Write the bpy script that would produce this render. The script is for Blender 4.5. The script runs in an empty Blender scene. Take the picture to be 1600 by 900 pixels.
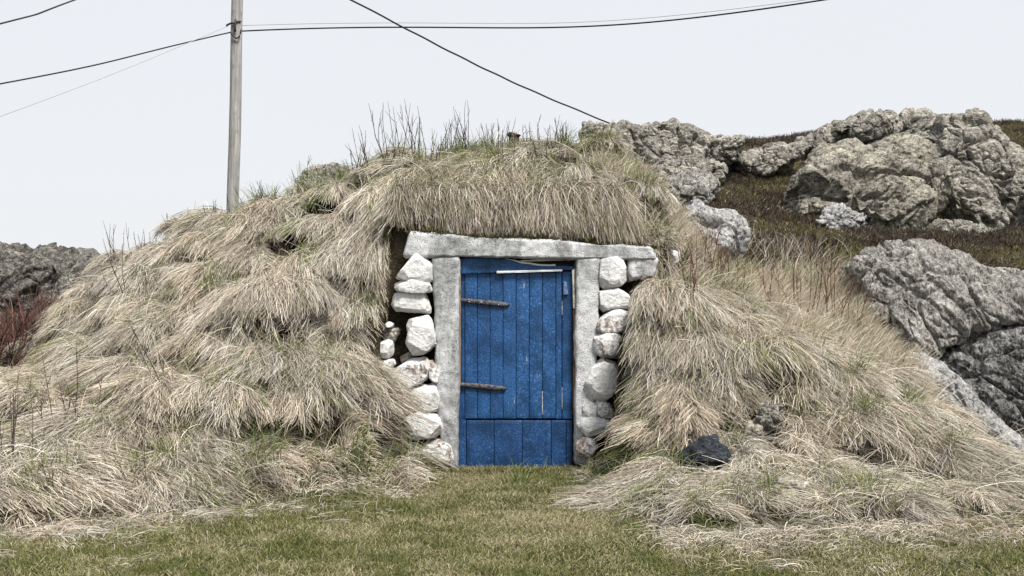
import bpy, math, numpy as np
from mathutils import Vector

DENS = 1.0
rng = np.random.default_rng(7)
S = bpy.context.scene
COL = S.collection

# ------------------------------------------------------------------ camera
F_PX, D0, CAM_H = 1778.0, 8.9, 1.427
cam_d = bpy.data.cameras.new("camera")
cam_d.sensor_width = 36.0
cam_d.lens = 40.0
cam_d.clip_start = 0.05
cam_d.clip_end = 3000.0
cam = bpy.data.objects.new("camera", cam_d)
cam.location = (0.0, -D0, CAM_H)
cam.rotation_euler = (math.radians(90), 0, 0)
COL.objects.link(cam)
S.camera = cam

# ------------------------------------------------------------------ light: bright overcast sky, veiled sun
SUN_EL, SUN_AZ = math.radians(57), math.radians(145)   # azimuth clockwise from +Y (north)
W = bpy.data.worlds.new("World")
S.world = W
W.use_nodes = True
nt = W.node_tree
nt.nodes.clear()
wo = nt.nodes.new("ShaderNodeOutputWorld")
bg = nt.nodes.new("ShaderNodeBackground")
bg.inputs["Strength"].default_value = 0.1
sky = nt.nodes.new("ShaderNodeTexSky")
sky.sky_type = 'NISHITA'
sky.sun_disc = False
sky.sun_elevation = SUN_EL
sky.sun_rotation = SUN_AZ
mixs = nt.nodes.new("ShaderNodeMix")
mixs.data_type = 'RGBA'
mixs.inputs["Factor"].default_value = 0.94
tc = nt.nodes.new("ShaderNodeTexCoord")
cn = nt.nodes.new("ShaderNodeTexNoise")
cn.inputs["Scale"].default_value = 1.6
cn.inputs["Detail"].default_value = 3
cr = nt.nodes.new("ShaderNodeMix")
cr.data_type = 'RGBA'
cr.inputs["A"].default_value = (6.02, 6.1, 6.27, 1)
cr.inputs["B"].default_value = (6.25, 6.37, 6.65, 1)
nt.links.new(tc.outputs["Generated"], cn.inputs["Vector"])
nt.links.new(cn.outputs["Fac"], cr.inputs["Factor"])
nt.links.new(sky.outputs[0], mixs.inputs["A"])
nt.links.new(cr.outputs["Result"], mixs.inputs["B"])
nt.links.new(mixs.outputs["Result"], bg.inputs["Color"])
nt.links.new(bg.outputs[0], wo.inputs["Surface"])

sun_d = bpy.data.lights.new("sun", 'SUN')
sun_d.energy = 5.0
sun_d.angle = math.radians(15)
sun_d.color = (1.0, 0.96, 0.9)
sun = bpy.data.objects.new("sun", sun_d)
sdir = Vector((math.sin(SUN_AZ) * math.cos(SUN_EL), math.cos(SUN_AZ) * math.cos(SUN_EL), math.sin(SUN_EL)))
sun.rotation_euler = sdir.to_track_quat('Z', 'Y').to_euler()
COL.objects.link(sun)
S.view_settings.view_transform = 'Standard'
S.view_settings.look = 'None'
S.view_settings.gamma = 1.0
S.view_settings.exposure = 0.5
S.render.engine = 'CYCLES'
S.cycles.max_bounces = 5
S.cycles.diffuse_bounces = 3
S.cycles.glossy_bounces = 2

# ------------------------------------------------------------------ numeric helpers
def unproj(px, py, d):
    """photo pixel at distance d in front of the camera -> world point"""
    px, py, d = np.broadcast_arrays(np.asarray(px, float), np.asarray(py, float), np.asarray(d, float))
    return np.stack([(px - 800) * d / F_PX, d - D0, CAM_H - (py - 450) * d / F_PX], -1)

def hash3(ix, iy, iz, seed=0):
    h = (ix.astype(np.int64) * 374761393 + iy.astype(np.int64) * 668265263 + iz.astype(np.int64) * 2147483647 + seed * 974634793) & 0xFFFFFFFF
    h = ((h ^ (h >> 13)) * 1274126177) & 0xFFFFFFFF
    h = ((h ^ (h >> 16)) * 2246822519) & 0xFFFFFFFF
    return h ^ (h >> 15)

def vnoise(P, seed=0):
    """value noise in -1..1, P (N,3)"""
    i = np.floor(P).astype(np.int64)
    f = P - i
    u = f * f * f * (f * (f * 6 - 15) + 10)
    out = 0
    for dx in (0, 1):
        for dy in (0, 1):
            for dz in (0, 1):
                w = (u[:, 0] if dx else 1 - u[:, 0]) * (u[:, 1] if dy else 1 - u[:, 1]) * (u[:, 2] if dz else 1 - u[:, 2])
                out = out + w * (hash3(i[:, 0] + dx, i[:, 1] + dy, i[:, 2] + dz, seed) / 2147483648.0 - 1.0)
    return out

def fbm(P, octs=4, seed=0, gain=0.5, ridged=False):
    P = np.asarray(P, float)
    a, s, tot = 1.0, 0.0, 0.0
    for o in range(octs):
        n = vnoise(P * (2.03 ** o) + 17.3 * o, seed + o)
        if ridged:
            n = 1 - 2 * np.abs(n)
        s = s + a * n
        tot += a
        a *= gain
    return s / tot

def fbm2(x, y, scale, octs=3, seed=0):
    x = np.asarray(x, float); y = np.asarray(y, float)
    P = np.stack([x.ravel() / scale, y.ravel() / scale, np.full(x.size, 0.37)], 1)
    return fbm(P, octs, seed).reshape(x.shape)

def facets(P, seed=0):
    """angular blocks: each random cell measures distance along its own three skewed axes; returns height (about -.5...5) and gap to the next cell"""
    i = np.floor(P).astype(np.int64)
    best = np.full(len(P), 9.0); second = np.full(len(P), 9.0)
    for dx in (-1, 0, 1):
        for dy in (-1, 0, 1):
            for dz in (-1, 0, 1):
                c = i + np.array([dx, dy, dz])
                h = [hash3(c[:, 0], c[:, 1], c[:, 2], seed + k) / 4294967296.0 for k in range(12)]
                dv = P - (c + np.stack(h[:3], 1))
                d = 0
                for j in range(3):
                    ax = np.stack([h[3 + j * 3] - .5 + (j == 0), h[4 + j * 3] - .5 + (j == 1), h[5 + j * 3] - .5 + (j == 2)], 1)
                    ax /= np.linalg.norm(ax, axis=1, keepdims=True)
                    d = np.maximum(d, np.abs((dv * ax).sum(1)))
                closer = d < best
                second = np.where(closer, best, np.minimum(second, d))
                best = np.where(closer, d, best)
    return (.38 - best) * 1.6, second - best

def sstep(a, b, x):
    t = np.clip((x - a) / (b - a), 0, 1)
    return t * t * (3 - 2 * t)

def in_poly(x, y, poly):
    poly = np.asarray(poly, float)
    inside = np.zeros(np.shape(x), bool)
    n = len(poly)
    for k in range(n):
        x0, y0 = poly[k]; x1, y1 = poly[(k + 1) % n]
        c = ((y0 > y) != (y1 > y))
        with np.errstate(divide='ignore', invalid='ignore'):
            xi = (x1 - x0) * (y - y0) / (y1 - y0 + 1e-12) + x0
        inside ^= c & (x < xi)
    return inside

# ------------------------------------------------------------------ object helpers
def link(o):
    COL.objects.link(o)
    return o

def tag(o, label=None, cat=None, group=None, kind=None):
    if label: o["label"] = label
    if cat: o["category"] = cat
    if group: o["group"] = group
    if kind: o["kind"] = kind
    elif cat: o["kind"] = "thing"
    return o

def empty(name, loc):
    o = bpy.data.objects.new(name, None)
    o.empty_display_size = 0.1
    o.location = loc
    return link(o)

def mesh_obj(name, V, Fc, mat, parent=None, smooth=True, origin=None):
    """V (N,3) world coordinates; Fc a list of index arrays, each (M,k)"""
    V = np.asarray(V, float)
    c = np.array([(V[:, 0].min() + V[:, 0].max()) / 2, (V[:, 1].min() + V[:, 1].max()) / 2, V[:, 2].min()]) if origin is None else np.asarray(origin, float)
    me = bpy.data.meshes.new(name)
    me.vertices.add(len(V))
    me.vertices.foreach_set("co", (V - c).astype(np.float32).ravel())
    if not isinstance(Fc, list):
        Fc = [Fc]
    Fc = [np.asarray(f, np.int32) for f in Fc if len(f)]
    loops = np.concatenate([f.ravel() for f in Fc])
    sizes = np.concatenate([np.full(len(f), f.shape[1], np.int32) for f in Fc])
    starts = np.concatenate([[0], np.cumsum(sizes)[:-1]]).astype(np.int32)
    me.loops.add(len(loops))
    me.loops.foreach_set("vertex_index", loops)
    me.polygons.add(len(sizes))
    me.polygons.foreach_set("loop_start", starts)
    me.polygons.foreach_set("loop_total", sizes)
    me.polygons.foreach_set("use_smooth", np.full(len(sizes), smooth))
    me.update(calc_edges=True)
    me.validate()
    me.materials.append(mat)
    o = bpy.data.objects.new(name, me)
    if parent is not None:
        o.parent = parent
        pl = Vector((0, 0, 0))
        q = parent
        while q is not None:
            pl = pl + q.location
            q = q.parent
        o.location = Vector(c) - pl
    else:
        o.location = c
    return link(o)

def grid_faces(nu, nv, off=0, wrap=False):
    """quads of an nu x nv vertex grid (row major, nv fast)"""
    i = np.arange(nu - 1)[:, None]
    j = np.arange(nv if wrap else nv - 1)[None, :]
    j2 = (j + 1) % nv
    a = i * nv + j; b = i * nv + j2; c = (i + 1) * nv + j2; d = (i + 1) * nv + j
    return np.stack([a, b, c, d], -1).reshape(-1, 4) + off

def vnormals(V, quads, tris=None):
    N = np.zeros_like(V)
    n = np.cross(V[quads[:, 2]] - V[quads[:, 0]], V[quads[:, 3]] - V[quads[:, 1]])
    for k in range(4):
        np.add.at(N, quads[:, k], n)
    return N / (np.linalg.norm(N, axis=1, keepdims=True) + 1e-12)

# ------------------------------------------------------------------ material helpers
class NT:
    def __init__(self, name):
        self.m = bpy.data.materials.new(name)
        self.m.use_nodes = True
        self.t = self.m.node_tree
        self.t.nodes.clear()
        self.out = self.n("ShaderNodeOutputMaterial")
        self.b = self.n("ShaderNodeBsdfPrincipled")
        self.l(self.b.outputs[0], self.out.inputs["Surface"])
        self.tc = self.n("ShaderNodeTexCoord")
    def n(self, t, **kw):
        nd = self.t.nodes.new(t)
        for k, v in kw.items():
            setattr(nd, k, v)
        return nd
    def l(self, a, b):
        self.t.links.new(a, b)
    def vec(self, scale=(1, 1, 1), rot=(0, 0, 0), src="Object", rand=True):
        mp = self.n("ShaderNodeMapping")
        mp.inputs["Scale"].default_value = scale
        mp.inputs["Rotation"].default_value = rot
        self.l(self.tc.outputs[src], mp.inputs["Vector"])
        if rand:
            oi = self.n("ShaderNodeObjectInfo")
            sc = self.n("ShaderNodeVectorMath", operation='SCALE')
            sc.inputs[0].default_value = (37.0, 53.0, 71.0)
            self.l(oi.outputs["Random"], sc.inputs["Scale"])
            self.l(sc.outputs[0], mp.inputs["Location"])
        return mp.outputs[0]
    def noise(self, v, scale, detail=4, rough=0.55, dist=0.0):
        nd = self.n("ShaderNodeTexNoise")
        nd.inputs["Scale"].default_value = scale
        nd.inputs["Detail"].default_value = detail
        nd.inputs["Roughness"].default_value = rough
        nd.inputs["Distortion"].default_value = dist
        self.l(v, nd.inputs["Vector"])
        return nd.outputs["Fac"]
    def voro(self, v, scale, feature='F1'):
        nd = self.n("ShaderNodeTexVoronoi", feature=feature)
        nd.inputs["Scale"].default_value = scale
        self.l(v, nd.inputs["Vector"])
        return nd.outputs["Distance"]
    def ramp(self, x, a, b):
        nd = self.n("ShaderNodeMapRange", interpolation_type='SMOOTHSTEP')
        nd.inputs["From Min"].default_value = a
        nd.inputs["From Max"].default_value = b
        self.l(x, nd.inputs["Value"])
        return nd.outputs["Result"]
    def mix(self, f, a, b):
        nd = self.n("ShaderNodeMix", data_type='RGBA')
        for k, v in (("Factor", f), ("A", a), ("B", b)):
            s = [i for i in nd.inputs if i.name == k and (i.type == 'RGBA' or k == "Factor") and i.enabled][0]
            if isinstance(v, (int, float)):
                s.default_value = v
            elif isinstance(v, tuple):
                s.default_value = (*v, 1)
            else:
                self.l(v, s)
        return [o for o in nd.outputs if o.type == 'RGBA' and o.enabled][0]
    def math(self, op, a, b=0.0):
        nd = self.n("ShaderNodeMath", operation=op)
        for k, v in ((0, a), (1, b)):
            if isinstance(v, (int, float)):
                nd.inputs[k].default_value = v
            else:
                self.l(v, nd.inputs[k])
        return nd.outputs[0]
    def bump(self, h, strength=0.5, dist=0.01, prev=None):
        nd = self.n("ShaderNodeBump")
        nd.inputs["Strength"].default_value = strength
        nd.inputs["Distance"].default_value = dist
        self.l(h, nd.inputs["Height"])
        if prev is not None:
            self.l(prev, nd.inputs["Normal"])
        return nd.outputs[0]
    def done(self, col, rough=0.9, nrm=None, spec=0.25, metal=0.0):
        if isinstance(col, tuple):
            self.b.inputs["Base Color"].default_value = (*col, 1)
        else:
            self.l(col, self.b.inputs["Base Color"])
        if isinstance(rough, float):
            self.b.inputs["Roughness"].default_value = rough
        else:
            self.l(rough, self.b.inputs["Roughness"])
        self.b.inputs["Specular IOR Level"].default_value = spec
        self.b.inputs["Metallic"].default_value = metal
        if nrm is not None:
            self.l(nrm, self.b.inputs["Normal"])
        return self.m

def mat_rock(name, base, dark, pale, dark_amt=0.5, pale_amt=0.5, lichen=None, strata=(1, 1, 3), rot=(0, 0.6, 0), scale=1.0, lichen_amt=0.64):
    m = NT(name)
    v = m.vec(rand=True)
    vs = m.vec(scale=strata, rot=rot, rand=True)
    n1 = m.noise(vs, 2.2 * scale, 8, 0.65, 0.4)
    n2 = m.noise(v, 7 * scale, 8, 0.7)
    n3 = m.noise(vs, 14 * scale, 6, 0.7, 0.6)
    sp = m.noise(v, 46 * scale, 4, 0.75)
    c = m.mix(m.ramp(n2, 0.35, 0.65), tuple(x * 0.72 for x in base), tuple(min(1, x * 1.25) for x in base))
    c = m.mix(m.ramp(n1, 0.62 - 0.25 * pale_amt, 0.82 - 0.25 * pale_amt), c, pale)
    c = m.mix(m.ramp(n3, 0.42 + 0.2 * dark_amt, 0.25 + 0.2 * dark_amt), c, dark)
    n5 = m.noise(v, 20 * scale, 6, 0.75, 0.8)
    pm = m.noise(v, 2.4 * scale, 5, 0.6)
    c = m.mix(m.math('MULTIPLY', m.ramp(n5, 0.50, 0.62), m.ramp(pm, 0.38, 0.62)), c, tuple(x * 1.1 for x in pale))
    c = m.mix(m.math('MULTIPLY', m.ramp(n5, 0.50, 0.38), m.ramp(pm, 0.66, 0.42)), c, dark)
    n6 = m.noise(vs, 9 * scale, 7, 0.72, 1.2)
    c = m.mix(m.math('MULTIPLY', m.ramp(n6, 0.44, 0.34), 0.85), c, dark)
    c = m.mix(m.math('MULTIPLY', m.ramp(n6, 0.57, 0.66), 0.7), c, tuple(x * 1.15 for x in pale))
    c = m.mix(m.ramp(sp, 0.56, 0.72), c, pale)
    c = m.mix(m.ramp(sp, 0.42, 0.30), c, dark)
    if lichen:
        nl = m.noise(v, 3.1 * scale, 6, 0.65)
        c = m.mix(m.ramp(nl, lichen_amt, lichen_amt + 0.1), c, lichen)
    h = m.math('ADD', m.math('MULTIPLY', n3, 0.8), m.math('ADD', m.math('MULTIPLY', n2, 0.8), m.math('ADD', m.math('MULTIPLY', sp, 0.35), n5)))
    nb = m.bump(h, 0.9, 0.06)
    return m.done(c, 0.92, nb, 0.2)

def mat_limewash(name, amt, tint=(0.30, 0.27, 0.25)):
    m = NT(name)
    v = m.vec()
    n1 = m.noise(v, 7, 6, 0.65, 0.3)
    n2 = m.noise(v, 38, 5, 0.7)
    n3 = m.noise(v, 120, 3, 0.7)
    bare = m.mix(m.ramp(n2, 0.35, 0.65), tuple(x * 0.45 for x in tint), tuple(x * 1.2 for x in tint))
    white = m.mix(m.ramp(n2, 0.4, 0.7), (0.54, 0.54, 0.535), (0.77, 0.77, 0.765))
    f = m.ramp(m.math('ADD', m.math('MULTIPLY', n1, 0.65), m.math('MULTIPLY', n2, 0.35)), 0.60 - 0.3 * amt, 0.70 - 0.3 * amt)
    c = m.mix(f, bare, white)
    c = m.mix(m.ramp(n3, 0.36, 0.26), c, (0.12, 0.11, 0.10))
    h = m.math('ADD', m.math('MULTIPLY', n2, 1.0), m.math('MULTIPLY', n3, 0.4))
    nb = m.bump(h, 0.8, 0.011)
    return m.done(c, 0.95, nb, 0.15)

def mat_concrete():
    m = NT("weathered_concrete")
    v = m.vec(rand=True)
    vd = m.vec(scale=(1, 1, 0.35))
    n1 = m.noise(vd, 3.5, 6, 0.65, 0.3)
    n2 = m.noise(v, 24, 6, 0.7)
    n3 = m.noise(v, 110, 3, 0.75)
    pit = m.voro(v, 85)
    pn = m.noise(v, 9, 3)
    c = m.mix(m.ramp(n2, 0.32, 0.68), (0.20, 0.205, 0.205), (0.40, 0.41, 0.41))
    c = m.mix(m.ramp(n1, 0.44, 0.62), c, (0.58, 0.59, 0.60))
    c = m.mix(m.ramp(n3, 0.43, 0.31), c, (0.12, 0.12, 0.115))
    pits = m.math('MULTIPLY', m.ramp(pit, 0.30, 0.16), m.ramp(pn, 0.42, 0.58))
    c = m.mix(pits, c, (0.06, 0.06, 0.058))
    h = m.math('SUBTRACT', m.math('ADD', m.math('MULTIPLY', n2, 0.9), m.math('MULTIPLY', n3, 0.7)), pits)
    return m.done(c, 0.95, m.bump(h, 0.85, 0.012), 0.15)

def mat_bluepaint(name, col, worn):
    m = NT(name)
    v = m.vec()
    vg = m.vec(scale=(1, 1, 0.12))
    vh = m.vec(scale=(0.3, 1, 1))
    n1 = m.noise(v, 6, 5, 0.6)
    n2 = m.noise(vg, 60, 6, 0.7, 0.3)
    n3 = m.noise(v, 75, 4, 0.7)
    n4 = m.noise(vh, 130, 3, 0.7)
    c = m.mix(m.ramp(n1, 0.35, 0.65), tuple(x * 0.75 for x in col), tuple(x * 1.3 for x in col))
    c = m.mix(m.math('MULTIPLY', m.ramp(n3, 0.50, 0.64), m.ramp(n1, 0.3, 0.6)), c, tuple(x * 2.0 + 0.03 for x in col))
    c = m.mix(m.ramp(n4, 0.62, 0.78), c, tuple(x * 0.45 for x in col))
    c = m.mix(m.math('MULTIPLY', m.ramp(n2, 0.69 - worn, 0.76 - worn), m.ramp(n1, 0.45, 0.6)), c, (0.50, 0.53, 0.56))
    h = m.math('ADD', m.math('MULTIPLY', n3, 0.7), m.math('ADD', m.math('MULTIPLY', n2, 0.6), m.math('MULTIPLY', n4, 0.6)))
    return m.done(c, m.ramp(n3, -0.2, 1.4), m.bump(h, 0.7, 0.006), 0.35)

def mat_wood(name, a, b, scale=(1, 1, 0.06), sc=45.0):
    m = NT(name)
    v = m.vec(scale=scale)
    n1 = m.noise(v, sc, 6, 0.65, 0.4)
    n2 = m.noise(m.vec(), 8, 5, 0.6)
    n3 = m.noise(v, sc * 2.4, 3, 0.6)
    c = m.mix(m.ramp(n1, 0.35, 0.65), a, b)
    c = m.mix(m.ramp(n2, 0.48, 0.7), c, tuple(x * 0.6 for x in a))
    c = m.mix(m.ramp(n3, 0.36, 0.28), c, (0.03, 0.028, 0.025))
    return m.done(c, 0.9, m.bump(m.math('ADD', n1, n3), 0.6, 0.01), 0.2)

def mat_metal(name, a, b, rough=0.6, metal=0.3):
    m = NT(name)
    v = m.vec()
    n1 = m.noise(v, 40, 6, 0.7)
    n2 = m.noise(v, 140, 3, 0.7)
    c = m.mix(m.ramp(n1, 0.4, 0.62), a, b)
    return m.done(c, rough, m.bump(m.math('ADD', n1, n2), 0.6, 0.006), 0.4, metal)

def mat_flat(name, col, rough=0.8, var=0.3, sc=30):
    m = NT(name)
    n = m.noise(m.vec(), sc, 4, 0.6)
    c = m.mix(n, tuple(x * (1 - var) for x in col), tuple(x * (1 + var) for x in col))
    return m.done(c, rough, None, 0.3)

def mat_soil(name, a, b, c3):
    m = NT(name)
    v = m.vec(src="Object", rand=False)
    n1 = m.noise(v, 5, 6, 0.65)
    n2 = m.noise(v, 60, 5, 0.7)
    c = m.mix(m.ramp(n1, 0.38, 0.62), a, b)
    c = m.mix(m.ramp(n2, 0.5, 0.7), c, c3)
    return m.done(c, 1.0, m.bump(m.math('ADD', n1, n2), 0.9, 0.03), 0.1)

def mat_strand(name, rough=0.65, spec=0.25, trans=0.0):
    """colour is stored per strand; a lower, older part of the blade is browner"""
    m = NT(name)
    at = m.n("ShaderNodeAttribute", attribute_name="strand_color", attribute_type='GEOMETRY')
    return m.done(at.outputs["Color"], rough, None, spec)

MAT = dict(
    concrete=mat_concrete(),
    lime=mat_limewash("limewashed_stone", 0.95),
    lime_worn=mat_limewash("worn_limewashed_stone", 0.55, (0.36, 0.30, 0.27)),
    stone_bare=mat_limewash("bare_stone", 0.2, (0.30, 0.27, 0.23)),
    blue=mat_bluepaint("blue_paint", (0.009, 0.051, 0.146), 0.02),
    blue_worn=mat_bluepaint("worn_blue_paint", (0.0112, 0.057, 0.158), 0.07),
    blue_dark=mat_bluepaint("dark_blue_paint", (0.008, 0.040, 0.118), -0.03),
    split=mat_wood("split_white_wood", (0.72, 0.68, 0.60), (0.82, 0.80, 0.76), (0.06, 1, 1), 40),
    white_wood=mat_wood("chipped_white_wood", (0.62, 0.64, 0.66), (0.80, 0.81, 0.82), (0.06, 1, 1), 40),
    grey_wood=mat_wood("weathered_grey_wood", (0.30, 0.25, 0.21), (0.16, 0.12, 0.10)),
    brown_wood=mat_wood("rotten_brown_wood", (0.10, 0.065, 0.045), (0.20, 0.14, 0.10)),
    pole=mat_wood("pole_wood", (0.385, 0.38, 0.362), (0.195, 0.19, 0.18), (1, 1, 0.05), 26),
    iron=mat_metal("rusted_painted_iron", (0.028, 0.030, 0.036), (0.12, 0.115, 0.12)),
    tin=mat_metal("pale_blue_metal", (0.12, 0.19, 0.32), (0.04, 0.10, 0.24), 0.5),
    rust=mat_metal("rusty_iron", (0.03, 0.022, 0.018), (0.06, 0.038, 0.026), 0.8),
    cable=mat_flat("black_cable", (0.012, 0.012, 0.013), 0.5),
    cable_grey=mat_flat("grey_cable", (0.33, 0.33, 0.35), 0.6),
    porcelain=mat_flat("dark_insulator", (0.03, 0.03, 0.032), 0.4),
    black=mat_flat("dull_black", (0.012, 0.012, 0.016), 0.6),
    soil=mat_soil("thatch_soil", (0.02, 0.016, 0.011), (0.055, 0.043, 0.027), (0.12, 0.095, 0.06)),
    lawn=mat_soil("lawn_thatch", (0.03, 0.03, 0.013), (0.07, 0.062, 0.032), (0.13, 0.11, 0.06)),
    strand=mat_strand("dry_blades"),
    blade=mat_strand("green_blades", 0.55, 0.3),
    twig=mat_flat("dark_bark", (0.055, 0.036, 0.03), 0.85, 0.5, 40),
    twig_red=mat_flat("red_bark", (0.10, 0.042, 0.032), 0.8, 0.4, 40),
    rock=mat_rock("grey_lichen_rock", (0.30, 0.285, 0.25), (0.04, 0.037, 0.033), (0.62, 0.59, 0.51), 0.5, 0.45, (0.30, 0.27, 0.12), (1, 1, 2.2), (0.3, 0.5, 0)),
    rock_ochre=mat_rock("ochre_stained_rock", (0.32, 0.30, 0.255), (0.04, 0.037, 0.032), (0.62, 0.58, 0.48), 0.5, 0.45, (0.33, 0.17, 0.055), (1, 1, 2), (0.3, 0.5, 0), lichen_amt=0.66),
    rock_grey=mat_rock("streaked_grey_rock", (0.315, 0.30, 0.275), (0.045, 0.043, 0.04), (0.60, 0.585, 0.55), 0.48, 0.42, None, (3.2, 1, 0.9), (0, -0.65, 0)),
    rock_dark=mat_rock("dark_wet_rock", (0.20, 0.197, 0.19), (0.022, 0.022, 0.023), (0.50, 0.49, 0.48), 0.72, 0.25, None, (3.2, 1, 0.8), (0, -0.65, 0)),
    rock_pale=mat_rock("pale_grey_rock", (0.43, 0.427, 0.42), (0.07, 0.07, 0.075), (0.66, 0.66, 0.67), 0.35, 0.6, None, (2.2, 1, 1), (0, -0.6, 0)),
    rock_moss=mat_rock("mossy_dark_rock", (0.16, 0.15, 0.135), (0.03, 0.028, 0.024), (0.36, 0.34, 0.30), 0.6, 0.2, (0.12, 0.09, 0.035), (1.5, 1, 1), (0, 0.4, 0)),
    basalt=mat_rock("black_stone", (0.045, 0.052, 0.064), (0.011, 0.012, 0.015), (0.14, 0.17, 0.21), 0.35, 0.4, None, (1, 1, 2), (0.4, 0.3, 0), 3.0),
)

# ------------------------------------------------------------------ terrain heights
ctl = []
def cp(px, py, d):
    ctl.append(unproj(px, py, d))
def cw(x, y, z):
    ctl.append(np.array([x, y, z], float))
for x in (-9, -6, -3, 0, 3, 6, 9):
    cw(x, -9, -.02); cw(x, -6, 0); cw(x, -4, 0)
for x in (-2, -1, 0, 1, 2): cw(x, -2.4, 0)
for x in (-.7, -.3, 0.1, .5): cw(x, -.15, 0.0); cw(x, -1.1, 0.0)
# left mound: toe, middle, brow, crest
for p in [(0, 830, 6.68), (300, 790, 7.46), (-300, 830, 6.6), (600, 720, 8.55), (500, 695, 8.15), (330, 695, 7.9), (150, 705, 7.7), (0, 730, 7.3), (-250, 740, 7.3),
          (640, 690, 8.5), (600, 690, 8.42), (655, 716, 8.3), (590, 560, 8.82), (590, 640, 8.6), (450, 560, 8.75), (300, 560, 8.8), (195, 582, 9.0), (125, 618, 9.2), (0, 658, 9.0), (-200, 655, 9.2), (-400, 650, 9.4),
          (590, 430, 9.25), (450, 430, 9.35), (300, 430, 9.6), (212, 446, 9.9), (168, 522, 10.0), (620, 360, 9.2),
          (600, 300, 9.75), (450, 335, 10.0), (300, 380, 10.25), (235, 402, 10.5),
          (700, 232, 10.8), (600, 268, 10.7), (540, 272, 10.7), (480, 298, 10.8), (400, 328, 10.9), (350, 345, 10.9), (245, 388, 11.0), (175, 436, 11.0), (120, 470, 11.6),
          (140, 570, 11.0), (60, 595, 10.8), (-60, 600, 11)]:
    cp(*p)
# behind the left mound the land falls away
for x, y, z in [(-5.5, 3.5, .45), (-7, 2, .4), (-4.5, 4.5, 1.2), (-3, 4, 1.7), (-1.5, 4.2, 2.2), (0, 4, 2.6), (-3, 7, 1.1), (0, 8, 1.9), (-6, 8, .9), (-9, 6, .6), (-3, 12, .8), (-8, 12, .8), (0, 12, 1.6), (-9, -1, .3), (-9, 2, .4)]:
    cw(x, y, z)
# roof over the cellar
for p in [(800, 216, 10.7), (900, 218, 10.7), (965, 242, 10.4), (1000, 275, 10.6), (650, 325, 9.25), (720, 308, 9.2), (800, 298, 9.2), (880, 293, 9.2), (950, 293, 9.2), (1020, 340, 9.25), (750, 250, 9.9), (880, 248, 9.9),
          (1045, 350, 9.45), (1078, 398, 9.5), (1100, 440, 9.5), (1000, 472, 9.15), (1050, 462, 9.2), (1040, 430, 9.42), (1100, 428, 11.0), (1135, 432, 12.0), (1065, 372, 11.8), (1030, 312, 12.6), (1170, 440, 11.4)]:
    cp(*p)
# right wing and its foot
for p in [(1010, 492, 8.75), (1110, 505, 8.85), (1250, 555, 8.95), (1400, 630, 8.9), (985, 730, 8.0), (1022, 600, 8.5), (1120, 600, 8.38), (1270, 650, 8.3), (992, 705, 8.35), (1100, 725, 7.85), (1300, 745, 7.8), (1450, 765, 7.9),
          (1560, 805, 7.15), (920, 790, 7.46), (1100, 815, 6.95), (1280, 835, 6.6), (1700, 800, 7.2), (1600, 770, 7.8), (1800, 780, 7.6),
          (1180, 440, 10.6), (1250, 425, 11.3), (1320, 432, 11.4), (1320, 500, 10.4), (1390, 560, 9.9), (1430, 640, 9.7)]:
    cp(*p)
# ground below and behind the outcrop, heather slope and ridge
for p in [(1500, 740, 9.6), (1600, 770, 9.6), (1750, 760, 9.8), (1480, 600, 10.9), (1600, 600, 11.2), (1750, 600, 11.4), (1400, 450, 11.9), (1500, 430, 12.2), (1600, 450, 12.4), (1750, 450, 12.4),
          (1250, 390, 13.0), (1400, 384, 13.3), (1500, 388, 13.2), (1620, 398, 13.2), (1800, 385, 13.4), (1180, 330, 15), (1100, 300, 15.5), (1270, 318, 16.3), (1400, 356, 15.8), (1550, 350, 16.6), (1700, 350, 16.8),
          (1060, 262, 17.8), (1180, 225, 19.3), (1250, 212, 20.2), (1350, 205, 20.4), (1450, 210, 20.6), (1560, 195, 21), (1700, 190, 21.5), (1900, 195, 21.5), (980, 235, 18), (1000, 215, 19.5)]:
    cp(*p)
for x, y, z in [(2, 13.5, 3.2), (5, 14, 3.6), (8, 14.5, 3.7), (12, 14, 3.8), (1, 5, 2.4), (12, 6, 2.6), (12, 2, .8), (12, -2, .1)]:
    cw(x, y, z)
ctl = np.array(ctl)
def phi(r): return np.sqrt(r * r + 0.12 ** 2)
_A = phi(np.linalg.norm(ctl[:, None, :2] - ctl[None, :, :2], axis=2)) + 0.0
_A[np.diag_indices(len(ctl))] += -0.02
_w = np.linalg.solve(_A, ctl[:, 2] - 0.8)

CELL = 0.05
gx = np.arange(-8.0, 11.0001, CELL)
gy = np.arange(-8.95, 14.5001, CELL)
GX, GY = np.meshgrid(gx, gy, indexing='ij')
Zb = np.full(GX.shape, 0.8)
for k in range(len(ctl)):
    Zb += _w[k] * phi(np.hypot(GX - ctl[k, 0], GY - ctl[k, 1]))

CUT_L, CUT_R = -1.04, 0.97
def cut_w(x):
    return sstep(CUT_L, CUT_L + .1, x) * (1 - sstep(CUT_R - .1, CUT_R, x))
def lintel_top(x):
    return 1.868 - 0.064 * (x + 0.84)

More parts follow.
